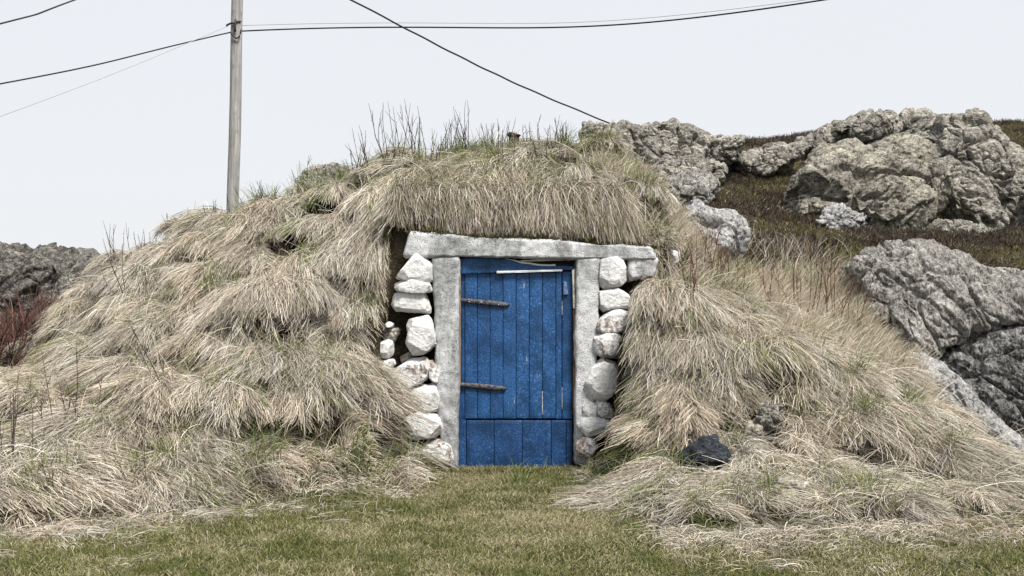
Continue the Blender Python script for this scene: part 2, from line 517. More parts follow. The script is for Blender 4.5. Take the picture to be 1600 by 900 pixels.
def sampler(Z):
    def f(x, y):
        fx = np.clip((np.asarray(x) - gx[0]) / CELL, 0, len(gx) - 1.001)
        fy = np.clip((np.asarray(y) - gy[0]) / CELL, 0, len(gy) - 1.001)
        i = fx.astype(int); j = fy.astype(int); u = fx - i; v = fy - j
        return (Z[i, j] * (1 - u) * (1 - v) + Z[i + 1, j] * u * (1 - v) + Z[i, j + 1] * (1 - u) * v + Z[i + 1, j + 1] * u * v)
    return f
def blur(Z, n):
    Z = Z.copy()
    for _ in range(n):
        Z[1:-1] = (Z[:-2] + Z[1:-1] * 2 + Z[2:]) / 4
        Z[:, 1:-1] = (Z[:, :-2] + Z[:, 1:-1] * 2 + Z[:, 2:]) / 4
    return Z
Zb = np.where(GY < 1.5, np.maximum(Zb, .015 * fbm2(GX, GY, .8, 3, 2)), Zb)      # the lawn never dips
Hbase = sampler(Zb)
def hit_on(H, px, py, d0=5.0, d1=26.0):
    """first terrain point seen along a photo pixel's line of sight"""
    ds = np.arange(d0, d1, 0.02)
    P = unproj(px, py, ds)
    below = P[:, 2] < H(P[:, 0], P[:, 1])
    k = np.argmax(below) if below.any() else len(ds) - 1
    return P[k]

# the mown lawn in front (plan view outline)
lawn_px = [(-500, 850), (0, 832), (150, 818), (300, 806), (450, 778), (600, 748), (655, 740), (700, 739), (722, 740), (890, 738), (915, 762), (912, 792), (960, 822), (1100, 838), (1280, 838), (1400, 822), (1500, 812), (1600, 820), (2100, 830)]
lawn_poly = [tuple(unproj(p[0], p[1], CAM_H * F_PX / (p[1] - 450))[:2]) for p in lawn_px]
lawn_poly = lawn_poly + [(60, -40), (-60, -40)]
def is_lawn(x, y):
    wob = 0.22 * fbm2(x, y, 0.5, 3, 5)
    wob = wob * sstep(0.0, -1.2, y)
    return in_poly(x + wob, y + wob * .6, lawn_poly) & (Hbase(x, y) < 0.16)

# tussocks: (px, py, radius m, comb angle deg: + sweeps right)
tus = []
for px, py, r, ang in [(430, 500, .42, 25), (300, 500, .26, -10), (150, 575, .30, -30), (240, 545, .30, 10), (520, 620, .36, 30), (420, 600, .34, 15), (570, 655, .34, 45), (480, 660, .30, 20),
                       (350, 660, .30, -20), (250, 650, .30, -35), (330, 450, .24, 0), (230, 445, .24, 10), (240, 500, .22, -10), (400, 430, .24, 0), (480, 430, .24, 25), (560, 430, .30, 10), (560, 500, .22, 20),
                       (130, 520, .24, -20), (340, 560, .28, -5), (200, 610, .26, 15), (90, 640, .30, -25), (30, 680, .32, -10), (150, 690, .34, -30), (280, 740, .30, 60), (420, 725, .26, 70), (120, 760, .34, 60), (30, 790, .3, 40), (540, 700, .22, 75),
                       (330, 395, .22, 0), (270, 410, .2, -5), (420, 375, .22, 15), (500, 370, .22, 10), (560, 360, .22, 20), (520, 320, .2, 10), (600, 330, .24, 10), (460, 340, .18, 0), (580, 390, .24, 10), (190, 420, .2, -20),
                       (680, 262, .20, 60), (740, 264, .24, -50), (830, 262, .22, 65), (890, 268, .22, -60), (780, 250, .18, 40), (640, 285, .2, 45), (860, 252, .16, -45), (700, 285, .15, -60), (930, 280, .18, 50), (790, 280, .16, 70),
                       (600, 685, .22, 60), (645, 706, .14, 70), (560, 716, .20, 75), (480, 738, .20, 75), (1040, 500, .34, -20), (1110, 495, .28, -10), (1000, 560, .30, -25), (1080, 575, .32, 10), (1180, 580, .34, 10), (1150, 540, .26, 0), (1250, 600, .30, 20), (1230, 570, .24, 10), (1310, 640, .30, 25), (1060, 640, .28, -45),
                       (1230, 700, .30, 30), (1150, 720, .22, 50), (1020, 700, .24, -40), (1330, 700, .30, 30), (1400, 700, .28, 35), (1280, 760, .24, 55), (1470, 750, .26, 40), (1380, 620, .24, 20), (1440, 690, .24, 30),
                       (960, 780, .26, -70), (1050, 790, .24, 40), (1130, 800, .26, -60), (1220, 800, .24, 50), (1040, 765, .2, -40), (930, 725, .16, -60), (1540, 780, .2, 40)]:
    p = hit_on(Hbase, px, py)
    tus.append((p[0], p[1], r, ang * 1.35))
base_n = len(tus)
cand = 0
while len(tus) < base_n + 260 and cand < 6000:
    cand += 1
    px, py = rng.uniform(-150, 1560), rng.uniform(215, 815)
    p = hit_on(Hbase, px, py, 6.4, 12.5)
    if p[1] > 3.3 or is_lawn(np.array([p[0]]), np.array([p[1]]))[0]:
        continue
    if CUT_L - .12 < p[0] < CUT_R + .1 and p[1] < 0.25:
        continue
    if px > 1010 and py < 480:
        continue
    r = rng.uniform(.07, .24)
    if min(math.hypot(p[0] - t[0], (p[1] - t[1]) * 1.6) / (t[2] + r) for t in tus) < 0.45:
        continue
    tus.append((p[0], p[1], r, rng.normal(15, 70)))
tus = np.array(tus)

Zb -= 0.07 * sstep(.3, .9, Zb) * sstep(4.5, 3.0, GY)
Zn = blur(Zb, 8)
NDX, NDY = np.gradient(Zn, CELL)
Zt = Zb + 0.02 * fbm2(GX, GY, 0.5, 4, 3) * sstep(-3.2, -1.5, GY)
Zt += 0.10 * fbm2(GX, GY, 1.1, 4, 9) * sstep(3.5, 6, GY)
# the tussocks swell outward along the slope's normal: each a ledge, steep on its lower side
SUB = 4
i0, i1 = np.searchsorted(gx, [-7.0, 7.0]); j0, j1 = np.searchsorted(gy, [-3.2, 4.2])
fx = np.arange(gx[i0], gx[i1], CELL / SUB); fy = np.arange(gy[j0], gy[j1], CELL / SUB)
FX, FY = np.meshgrid(fx, fy, indexing='ij')
FZ = sampler(Zt)(FX, FY)
sgx, sgy = sampler(NDX), sampler(NDY)
sw = np.zeros_like(FZ)
well = np.zeros_like(FZ)
TUS3 = []
for (tx, ty, r, a) in tus:
    tz = float(Hbase(tx, ty)); gx_, gy_ = float(sgx(tx, ty)), float(sgy(tx, ty))
    g_ = math.hypot(gx_, gy_)
    ang = math.radians(a * .85)
    if g_ < .25:
        dh = np.array([math.sin(ang), -math.cos(ang)])
    else:
        e = np.array([-gx_, -gy_]) / g_
        dh = np.array([e[0] * math.cos(ang) - e[1] * math.sin(ang), e[0] * math.sin(ang) + e[1] * math.cos(ang)])
    lat = np.array([-dh[1], dh[0]])
    tdn = np.array([dh[0], dh[1], gx_ * dh[0] + gy_ * dh[1]]); tdn /= np.linalg.norm(tdn)
    tlt = np.array([lat[0], lat[1], gx_ * lat[0] + gy_ * lat[1]]); tlt /= np.linalg.norm(tlt)
    TUS3.append((tx, ty, tz, r, a, tdn, tlt))
    k0, k1 = np.searchsorted(fx, [tx - 1.7 * r, tx + 1.7 * r]); l0, l1 = np.searchsorted(fy, [ty - 1.7 * r, ty + 1.7 * r])
    if k1 - k0 < 2 or l1 - l0 < 2: continue
    X_ = FX[k0:k1, l0:l1]; Y_ = FY[k0:k1, l0:l1]; Z_ = FZ[k0:k1, l0:l1]
    D_ = np.stack([X_ - tx, Y_ - ty, Z_ - tz], -1)
    du = D_ @ tlt; dv = D_ @ tdn                       # dv > 0 is downhill
    rr = r * (1 + .45 * fbm2(X_, Y_ + Z_, .14, 2, 21))
    q = (du / rr) ** 2 + (dv / (np.where(dv > 0, .55, 1.3) * rr)) ** 2
    hgt = (1.0 if ty > -0.9 else 0.5) * r * np.clip(1 - q, 0, 1) ** .4 * np.where(dv < 0, np.clip(1 + dv / (1.3 * rr), 0, 1) ** .6, 1)
    sw[k0:k1, l0:l1] = np.maximum(sw[k0:k1, l0:l1], hgt)
    wd = (0.75 if r > .2 else .4) * r * np.clip(1 - (du / (.85 * rr)) ** 2 - ((dv - .75 * rr) / (.42 * rr)) ** 2, 0, 1) ** .7
    well[k0:k1, l0:l1] = np.maximum(well[k0:k1, l0:l1], wd)
nxx, nyy = -sgx(FX, FY), -sgy(FX, FY)
nl = np.sqrt(nxx ** 2 + nyy ** 2 + 1)
brow = cut_w(FX) * sstep(.95, .5, FY)
sw *= 1 - brow
well *= 1 - brow
sw = np.where((sw < .04) & (FZ > .1), -well, sw)
QX, QY, QZ = FX + sw * nxx / nl, FY + sw * nyy / nl, FZ + sw / nl
qi = np.clip(np.round((QX - gx[0]) / CELL).astype(int), 0, len(gx) - 1); qj = np.clip(np.round((QY - gy[0]) / CELL).astype(int), 0, len(gy) - 1)
wz = np.zeros_like(Zt)
np.maximum.at(wz, (qi.ravel(), qj.ravel()), np.where(sw < 0, -sw, 0).ravel())
Zt -= wz * 1.0
np.maximum.at(Zt, (qi.ravel(), qj.ravel()), np.where(sw > 0, QZ, -9).ravel())
# deep hollows under the biggest tussocks
HOLES = []
for px, py, a_, b_, dp in [(420, 668, .34, .07, .30), (520, 680, .22, .06, .25), (150, 615, .20, .07, .25), (285, 470, .13, .06, .2), (572, 545, .10, .16, .25), (330, 585, .16, .05, .2), (600, 455, .08, .12, .2),
                          (1205, 600, .14, .06, .2), (1130, 655, .16, .06, .22), (1060, 560, .14, .05, .2), (1290, 690, .16, .05, .2), (880, 250, .12, .04, .15), (250, 700, .2, .05, .2), (560, 330, .12, .06, .2), (450, 400, .14, .05, .2)]:
    p = hit_on(sampler(Zt), px, py)
    HOLES.append((p[0], p[2], a_, b_, p[1]))
    q = ((GX - p[0]) / a_) ** 2 + ((Zt - p[2]) / b_) ** 2
    Zt = Zt - np.where(np.abs(GY - p[1]) < .5, dp * np.clip(1 - q, 0, 1) ** .5, 0)
# doorway recess: level floor in front, a bank of soil standing behind the lintel
cwg = cut_w(GX)
front = sstep(0.16, 0.08, GY) * np.where(np.abs(GX - .04) < .55, 1.0, sstep(-.42, -.2, GY))
bank = np.maximum(Zt, np.minimum(lintel_top(GX) + 0.02 + np.clip(GY - 0.1, 0, 1) * 2.2, 2.12)) + .05 * np.exp(-((GY - .25) / .09) ** 2) - .05 * np.exp(-((GY - .62) / .18) ** 2)
Zt = np.where(GY > 0.08, Zt * (1 - cwg) + bank * cwg, Zt)
lowf = np.minimum(Zt, 0.02 + 0.0 * GX)
sidez = np.clip((np.abs(GX - 0.04) - 0.62) * 0.55, 0, .2)
lowf = np.minimum(Zt, np.maximum(lowf, sidez))
Zt = Zt * (1 - cwg * front) + lowf * cwg * front
H = sampler(Zt)
Zs = blur(Zb, 14)
Hs = sampler(Zs)
GDX, GDY = np.gradient(Zs, CELL)
Gx = sampler(GDX); Gy = sampler(GDY)
def hit(px, py, d0=5.0, d1=26.0):
    return hit_on(H, px, py, d0, d1)

def seat(px, py, dmax=11.35):
    """like hit, but slides down the picture column until the near mound is met"""
    for k in range(60):
        p = hit(px, py + 2 * k)
        if p[1] + D0 < dmax or px > 1005 or (px < 140 and py > 380 and py < 420):
            return p
    return p
# one sheet to the horizon: core grid plus growing rings
ext = np.array([3, 8, 20, 50, 130, 400, 1500.0])
xs = np.concatenate([gx[0] - ext[::-1], gx, gx[-1] + ext])
ys = np.concatenate([gy[0] - ext[::-1], gy, gy[-1] + ext])
TX, TY = np.meshgrid(xs, ys, indexing='ij')
TZ = H(TX, TY)
far = np.maximum(np.maximum(gx[0] - TX, TX - gx[-1]), np.maximum(gy[0] - TY, TY - gy[-1]))
TZ = np.where(far > 0, TZ + (np.where(TY > 6, 0.2, 0.0) - TZ) * sstep(0, 60, far), TZ)
TV = np.stack([TX, TY, TZ], -1).reshape(-1, 3)
TF = grid_faces(len(xs), len(ys))
TF = TF[:, [0, 3, 2, 1]]
cenx = TV[TF].mean(1)
lm = is_lawn(cenx[:, 0], cenx[:, 1]) & (cenx[:, 1] < 0.08)
def sub_sheet(name, sel, mat):
    f = TF[sel]
    used, inv = np.unique(f, return_inverse=True)
    return mesh_obj(name, TV[used], inv.reshape(f.shape), mat, origin=(0, 0, 0))
lawn = tag(sub_sheet("lawn", lm, MAT["lawn"]), "short worn lawn in front of the blue cellar door", None, None, "structure")
hill = tag(sub_sheet("hill", ~lm, MAT["soil"]), "turf covered mound and heath slope around the cellar", None, None, "structure")

# ------------------------------------------------------------------ rocks
def smooth_outline(pts, n_t, seed, rough=0.03):
    """polygon -> radius by angle around its centroid (sampled), slightly roughened"""
    pts = np.asarray(pts, float)
    c = pts.mean(0)
    a = np.linspace(0, 2 * np.pi, n_t, endpoint=False)
    R = np.zeros(n_t)
    dx, dy = np.cos(a), np.sin(a)
    n = len(pts)
    for k in range(n):
        p = pts[k] - c; q = pts[(k + 1) % n] - c
        e = q - p
        den = dx * e[1] - dy * e[0]
        with np.errstate(divide='ignore', invalid='ignore'):
            t = (p[0] * e[1] - p[1] * e[0]) / den
            u = (p[0] * dy - p[1] * dx) / den
        ok = (t > 0) & (u >= -1e-6) & (u <= 1 + 1e-6) & np.isfinite(t)
        R = np.where(ok, np.maximum(R, np.nan_to_num(t)), R)
    R[R == 0] = R[R > 0].mean()
    k = max(1, n_t // 60)
    for _ in range(k):
        R = (np.roll(R, 1) + 2 * R + np.roll(R, -1)) / 4
    P = np.stack([dx * 2.2, dy * 2.2, np.full(n_t, seed * 1.7)], 1)
    R = R * (1 + rough * fbm(P * 2, 4, seed))
    return c, a, R

def rock(name, outline, d, T, mat, parent=None, n_t=120, n_s=40, expo=2.6, tilt=0.0, fac=0.5, fac_size=0.5, ridge=0.0, rough=0.04, strata=None, crack=0.0, seed=1, back=None, edge=0.03, grow_=1.0, planes=0, clip=(.74, .95), groove=False, front_=.8, flat=False):
    """closed boulder: a real outline in the leaning plane through distance d, swollen to thickness T in front (and 'back' behind)"""
    o = np.asarray(outline, float)
    cpx = o.mean(0)
    o = cpx + (o - cpx) * grow_
    c0 = unproj(cpx[0], cpx[1], d)
    # each outline pixel met with the leaning plane Y = y0 + tilt*(Z-z0)
    kz = -(o[:, 1] - 450) / F_PX
    dd = (c0[1] + D0 + tilt * (CAM_H - c0[2])) / (1 - tilt * kz)
    W3 = unproj(o[:, 0], o[:, 1], dd)
    uv = np.stack([W3[:, 0], W3[:, 2]], 1)
    c, a, R = smooth_outline(uv, n_t, seed, edge)
    sf = np.linspace(0, 1, n_s + 1)[1:]
    sf = np.sin(sf * np.pi / 2) ** 0.9 * 0.5 + sf * 0.5
    nb = max(4, n_s // 4)
    sb = np.linspace(1, 0, nb + 1)[1:-1]
    bk = T * .8 if back is None else back
    rings = [(s, T * (1 - s ** expo) ** (1 / expo) if s < 1 else 0.0) for s in sf] + [(s, -bk * (1 - s ** 2) ** .5) for s in sb]
    V = []
    for s, dep in rings:
        x = c[0] + R * np.cos(a) * s; z = c[1] + R * np.sin(a) * s
        y = c0[1] + tilt * (z - c0[2]) - dep
        V.append(np.stack([x, y, z], 1))
    V = np.concatenate(V)
    nr = len(rings)
    pf = np.array([[c[0], c0[1] + tilt * (c[1] - c0[2]) - T, c[1]]]); pb = np.array([[c[0], c0[1] + tilt * (c[1] - c0[2]) + bk, c[1]]])
    V = np.concatenate([V, pf, pb])
    Q = grid_faces(nr, n_t, 0, True)
    j = np.arange(n_t); j2 = (j + 1) % n_t
    T1 = np.stack([np.full(n_t, nr * n_t), j2, j], 1)
    T2 = np.stack([np.full(n_t, nr * n_t + 1), (nr - 1) * n_t + j, (nr - 1) * n_t + j2], 1)
    Q = Q[:, [0, 1, 2, 3]]
    N = vnormals(V, Q)
    N[-2] = (0, -1, 0); N[-1] = (0, 1, 0)
    if np.dot(N[0], (0, -1, 0)) < 0:
        N[:-2] *= -1
    if planes:
        rp = np.random.default_rng(seed)
        cc = V.mean(0)
        for _ in range(planes):
            nn = rp.normal(0, 1, 3) * np.array([1, front_, 1]); nn[1] = -abs(nn[1]); nn /= np.linalg.norm(nn)
            pr = (V - cc) @ nn
            hh = pr.max() * rp.uniform(*clip)
            V = V - nn * np.clip(pr - hh, 0, None)[:, None] * .96
        N = vnormals(V, Q)
        N[-2] = (0, -1, 0); N[-1] = (0, 1, 0)
        if np.dot(N[0], (0, -1, 0)) < 0:
            N[:-2] *= -1
    P = V.copy()
    if strata is not None:      # (angle in xz plane, stretch)
        ca, sa = math.cos(strata[0]), math.sin(strata[0])
        u = P[:, 0] * ca + P[:, 2] * sa
        w = -P[:, 0] * sa + P[:, 2] * ca
        P = np.stack([u / strata[1], P[:, 1], w], 1)
    PG = P if not groove else P * np.array([.45, .6, 1.0])
    warp = 0.09 * np.stack([fbm(V / fac_size * 1.5, 3, seed + 31), fbm(V / fac_size * 1.5 + 9, 3, seed + 32), fbm(V / fac_size * 1.5 + 5, 3, seed + 33)], 1)
    f1, e1 = facets(P / fac_size + warp + seed * 3.1, seed)
    f2, e2 = facets(P / (fac_size * .4) + warp + seed * 1.3, seed + 50)
    disp = fac * fac_size * 0.40 * (f1 + 0.25 * f2)
    disp -= crack * fac_size * (np.exp(-(e1 / 0.04) ** 2) * 0.5 + 0.2 * np.exp(-(e2 / 0.06) ** 2))
    disp += ridge * fac_size * fbm(PG / fac_size * 2.0, 4, seed + 7, 0.45, True) * 0.42
    disp += rough * fac_size * .6 * fbm(V / fac_size * 6, 4, seed + 3, 0.6)
    V = V + N * disp[:, None]
    if parent is None:
        return mesh_obj(name, V, [Q, T1, T2], mat, None, not flat)
    return mesh_obj(name, V, [Q, T1, T2], mat, parent, not flat)

# (label, material, outline, distance, thickness, options)
crag = "rock outcrop of the heath"
ROCKS = [
    ("low lichen-crusted ridge rock beyond the turf roof, under the slanting wire", "rock", [(872, 275), (893, 232), (908, 204), (930, 195), (960, 197), (985, 197), (1010, 192), (1035, 188), (1062, 190), (1085, 206), (1108, 214), (1128, 228), (1120, 262), (1105, 280), (1060, 300), (1000, 300), (930, 300)], 17.2, .5, dict(tilt=.35, n_t=260, n_s=70, fac=.9, fac_size=.6, ridge=.25, crack=.22, rough=.12, seed=3, back=.9)),
    ("small knobbly grey rock stepping down from the ridge rock into the heather", "rock", [(1085, 262), (1100, 232), (1112, 212), (1140, 208), (1165, 214), (1150, 232), (1140, 250), (1128, 268), (1105, 275)], 17.0, .35, dict(tilt=.3, n_t=140, n_s=40, fac=1.0, fac_size=.4, ridge=.3, crack=.25, rough=.12, seed=4)),
    ("flat grey slab lying in brown heather above the white boulder", "rock_grey", [(1036, 306), (1050, 286), (1080, 278), (1108, 280), (1124, 295), (1115, 312), (1080, 320), (1045, 318)], 14.9, .3, dict(tilt=.6, n_t=130, n_s=36, fac=.6, fac_size=.4, ridge=.2, crack=.15, rough=.12, seed=5, scale_=1.3)),
    ("whitish rounded boulder at the right shoulder of the turf roof", "rock_pale", [(1050, 345), (1062, 322), (1078, 314), (1096, 317), (1112, 327), (1138, 331), (1155, 346), (1163, 375), (1160, 410), (1130, 430), (1085, 420), (1060, 385)], 11.5, .4, dict(tilt=.35, n_t=170, n_s=46, fac=.7, fac_size=.45, ridge=.22, crack=.18, rough=.12, strata=(-.9, 1.8), seed=6)),
    ("small pale slab half sunk in heather below the mossy ridge line", "rock", [(1155, 262), (1170, 246), (1195, 236), (1230, 232), (1246, 244), (1235, 258), (1205, 266), (1170, 270)], 17.4, .3, dict(tilt=.5, n_t=130, n_s=36, fac=.8, fac_size=.4, ridge=.25, crack=.2, rough=.12, seed=8, scale_=1.5)),
    ("lichen-spotted upper crag forming the skyline left of the highest peak", "rock", [(1292, 228), (1305, 208), (1330, 194), (1352, 184), (1390, 181), (1425, 182), (1450, 190), (1478, 212), (1490, 240), (1450, 262), (1400, 255), (1330, 250), (1300, 245)], 18.2, .5, dict(tilt=.4, n_t=240, n_s=66, fac=1.0, fac_size=.6, ridge=.3, crack=.25, rough=.12, seed=9, back=1.0)),
    ("broad domed grey boulder with ochre stains in the middle of the outcrop", "rock_ochre", [(1226, 335), (1236, 300), (1252, 272), (1280, 246), (1312, 228), (1345, 236), (1375, 228), (1412, 224), (1442, 234), (1464, 262), (1478, 296), (1494, 325), (1490, 352), (1440, 372), (1380, 372), (1320, 370), (1270, 356), (1235, 350)], 15.3, .75, dict(tilt=.5, n_t=320, n_s=100, fac=.75, fac_size=.75, ridge=.2, crack=.2, rough=.1, strata=(.6, 1.7), seed=10)),
    ("tall steep peak with deep vertical clefts, highest rock on the skyline", "rock", [(1450, 262), (1462, 222), (1482, 200), (1505, 186), (1527, 178), (1548, 190), (1566, 214), (1585, 240), (1602, 262), (1622, 300), (1632, 370), (1580, 380), (1540, 372), (1510, 330), (1475, 300)], 16.9, .7, dict(tilt=.4, n_t=320, n_s=100, fac=1.15, fac_size=.65, ridge=.3, crack=.3, rough=.1, strata=(-1.0, 2.4), seed=12)),
    ("smooth leaning grey slab resting against the foot of the tall peak", "rock", [(1446, 272), (1462, 256), (1490, 248), (1512, 258), (1532, 284), (1550, 315), (1566, 352), (1545, 372), (1510, 372), (1488, 350), (1472, 310)], 15.7, .4, dict(tilt=.45, n_t=220, n_s=66, fac=.7, fac_size=.5, ridge=.2, crack=.18, rough=.1, strata=(-1.0, 2.0), seed=13)),
    ("low broken ledge of grey rock under the right half of the domed boulder", "rock", [(1372, 372), (1400, 352), (1450, 346), (1500, 350), (1540, 358), (1572, 362), (1580, 384), (1520, 392), (1440, 388), (1390, 386)], 14.9, .35, dict(tilt=.5, n_t=200, n_s=50, fac=.9, fac_size=.4, ridge=.3, crack=.25, rough=.12, seed=31)),
    ("rough grey rock at the right edge beyond the tall peak", "rock", [(1578, 300), (1590, 250), (1612, 232), (1650, 236), (1690, 260), (1700, 380), (1630, 396), (1590, 370)], 16.4, .5, dict(tilt=.4, n_t=200, n_s=60, fac=.9, fac_size=.5, ridge=.3, crack=.25, rough=.12, seed=32)),
    ("jumble of grey rock between the ridge rock and the flat slab", "rock", [(1010, 300), (1030, 268), (1070, 256), (1112, 262), (1140, 276), (1130, 292), (1090, 296), (1040, 306)], 16.2, .4, dict(tilt=.45, n_t=180, n_s=50, fac=.9, fac_size=.4, ridge=.3, crack=.25, rough=.12, seed=33, scale_=1.2)),
    ("mossy skyline rock between the heather saddle and the upper crag", "rock", [(1228, 246), (1244, 224), (1280, 206), (1318, 196), (1330, 214), (1310, 236), (1270, 252)], 18.6, .4, dict(tilt=.4, n_t=160, n_s=44, fac=.9, fac_size=.45, ridge=.3, crack=.25, rough=.12, seed=34)),
    ("small white-lichened stone at the lower left foot of the domed boulder", "rock_pale", [(1276, 346), (1290, 328), (1320, 322), (1346, 328), (1356, 346), (1340, 362), (1305, 368), (1284, 360)], 14.3, .22, dict(tilt=.5, n_t=120, n_s=34, fac=.9, fac_size=.3, ridge=.3, crack=.25, rough=.14, seed=14)),
    ("thin flat stone lying on top of the striped bedrock", "rock_grey", [(1392, 392), (1404, 378), (1440, 372), (1466, 376), (1470, 390), (1440, 398), (1410, 400)], 11.9, .22, dict(tilt=.6, n_t=100, n_s=28, fac=.6, fac_size=.3, ridge=.2, crack=.15, rough=.1, seed=15)),
    ("big rounded bedrock hump with slanting grooves beside the pale grass", "rock_grey", [(1322, 452), (1330, 420), (1350, 398), (1395, 384), (1440, 386), (1485, 400), (1530, 424), (1590, 442), (1660, 462), (1680, 500), (1640, 520), (1560, 512), (1510, 520), (1475, 545), (1450, 560), (1425, 575), (1395, 545), (1362, 505), (1336, 480)], 11.0, .6, dict(tilt=.55, n_t=340, n_s=110, fac=.35, fac_size=.5, ridge=.5, crack=.2, rough=.07, strata=(-.95, 3.4), groove=True, planes=10, clip=(.86, .98), seed=16)),
    ("dark wet bedrock boulder with a near-black hollow in its face", "rock_dark", [(1462, 578), (1474, 548), (1500, 527), (1536, 514), (1600, 514), (1690, 530), (1720, 620), (1690, 730), (1600, 735), (1560, 710), (1510, 665), (1476, 620)], 10.5, .5, dict(tilt=.45, n_t=320, n_s=100, fac=.45, fac_size=.55, ridge=.5, crack=.2, rough=.07, strata=(-.85, 3.0), groove=True, planes=12, clip=(.8, .97), seed=17)),
    ("pale grey ledge sloping down to the right below the dark boulder", "rock_pale", [(1408, 560), (1425, 548), (1450, 556), (1474, 590), (1505, 630), (1550, 668), (1600, 700), (1606, 750), (1570, 765), (1520, 742), (1470, 705), (1430, 650), (1412, 600)], 10.0, .42, dict(tilt=.4, n_t=260, n_s=70, fac=.4, fac_size=.4, ridge=.5, crack=.2, rough=.08, strata=(-.8, 3.2), groove=True, planes=10, clip=(.82, .97), seed=18)),
    ("dark mossy rock face behind the left end of the mound", "rock_moss", [(-120, 440), (-60, 402), (-10, 392), (22, 388), (50, 397), (98, 404), (140, 402), (168, 412), (190, 450), (180, 520), (110, 580), (40, 620), (-90, 620)], 14.0, .8, dict(tilt=.3, n_t=300, n_s=90, fac=.9, fac_size=.6, ridge=.3, crack=.28, rough=.12, strata=(.9, 2.0), seed=19)),
    ("grey rock poking through the turf on the left skyline of the mound", "rock", [(452, 312), (456, 292), (470, 276), (492, 266), (520, 261), (545, 264), (560, 285), (540, 315), (495, 325)], 10.95, .25, dict(tilt=.3, n_t=140, n_s=40, fac=.8, fac_size=.3, ridge=.25, crack=.2, rough=.12, seed=20)),
    ("jagged black stone lying in dry grass at the foot of the right bank", "basalt", [(1062, 712), (1072, 698), (1090, 692), (1098, 684), (1118, 681), (1124, 694), (1138, 702), (1146, 718), (1138, 730), (1110, 728), (1090, 726), (1072, 727)], 8.05, .17, dict(tilt=.2, n_t=110, n_s=34, fac=.6, fac_size=.10, ridge=.2, crack=.1, rough=.08, planes=9, clip=(.78, .98), grow_=1.05, seed=21)),
    ("pale rounded stone tucked under the black stone", "stone_bare", [(1066, 742), (1078, 726), (1100, 720), (1120, 728), (1126, 744), (1095, 752)], 7.95, .11, dict(n_t=70, n_s=20, fac=.7, fac_size=.15, ridge=.15, crack=.12, rough=.1, seed=22)),
    ("lichen-frosted stone showing through the dry grass of the right bank", "rock", [(1182, 655), (1188, 636), (1202, 626), (1218, 630), (1226, 648), (1224, 672), (1210, 684), (1192, 678)], 8.42, .10, dict(n_t=100, n_s=30, fac=.4, fac_size=.14, ridge=.4, crack=.2, rough=.2, planes=10, clip=(.7, .95), seed=23)),
    ("brown stone beside the lichen-frosted stone in the right bank", "stone_bare", [(1158, 672), (1168, 658), (1184, 656), (1192, 668), (1186, 684), (1166, 688)], 8.3, .09, dict(n_t=70, n_s=20, fac=1.0, fac_size=.12, ridge=.15, crack=.12, rough=.1, seed=24)),
    ("flat pale stone half buried at the lawn's edge", "stone_bare", [(1206, 768), (1216, 750), (1240, 746), (1262, 758), (1262, 774), (1230, 780)], 7.55, .09, dict(n_t=70, n_s=20, fac=.8, fac_size=.14, ridge=.15, crack=.12, rough=.1, seed=25)),
    ("small white stone past the right end of the lintel", "lime_worn", [(1045, 408), (1047, 392), (1058, 388), (1064, 398), (1060, 414), (1052, 418)], 8.95, .06, dict(n_t=60, n_s=18, fac=.8, fac_size=.1, ridge=.1, crack=.1, rough=.1, seed=26)),
]
SEATS = []
for (lab, mt, outl, d, T, kw) in ROCKS:
    if d < 9.0:
        o_ = np.array(outl, float)
        hp = hit(o_[:, 0].mean(), o_[:, 1].max() - .25 * np.ptp(o_[:, 1]))
        d = hp[1] + D0 - .02
        SEATS.append((hp[0], hp[1], np.ptp(o_[:, 0]) * d / F_PX / 2))
    if 'planes' not in kw:
        kw.update(planes=18, clip=(.70, .95), grow_=1.12 * kw.pop('scale_', 1.0), fac=kw['fac'] * .95, ridge=kw['ridge'] * .5, crack=kw['crack'] * 1.3, rough=kw['rough'] * .8)
    if d > 9.5:
        kw['n_t'] = int(kw['n_t'] * 1.35); kw['n_s'] = int(kw['n_s'] * 1.35)
    nm = "boulder" if "boulder" in lab else ("stone" if "stone" in lab else "rock")
    ob = rock(nm, outl, d, T, MAT[mt], **kw)
    tag(ob, lab, nm, crag if d > 9.9 and outl[0][0] > 850 else None)

# ------------------------------------------------------------------ doorway
PX = D0 / F_PX
def X(px, d=D0): return (px - 800) * d / F_PX
def Zp(py, d=D0): return CAM_H - (py - 450) * d / F_PX

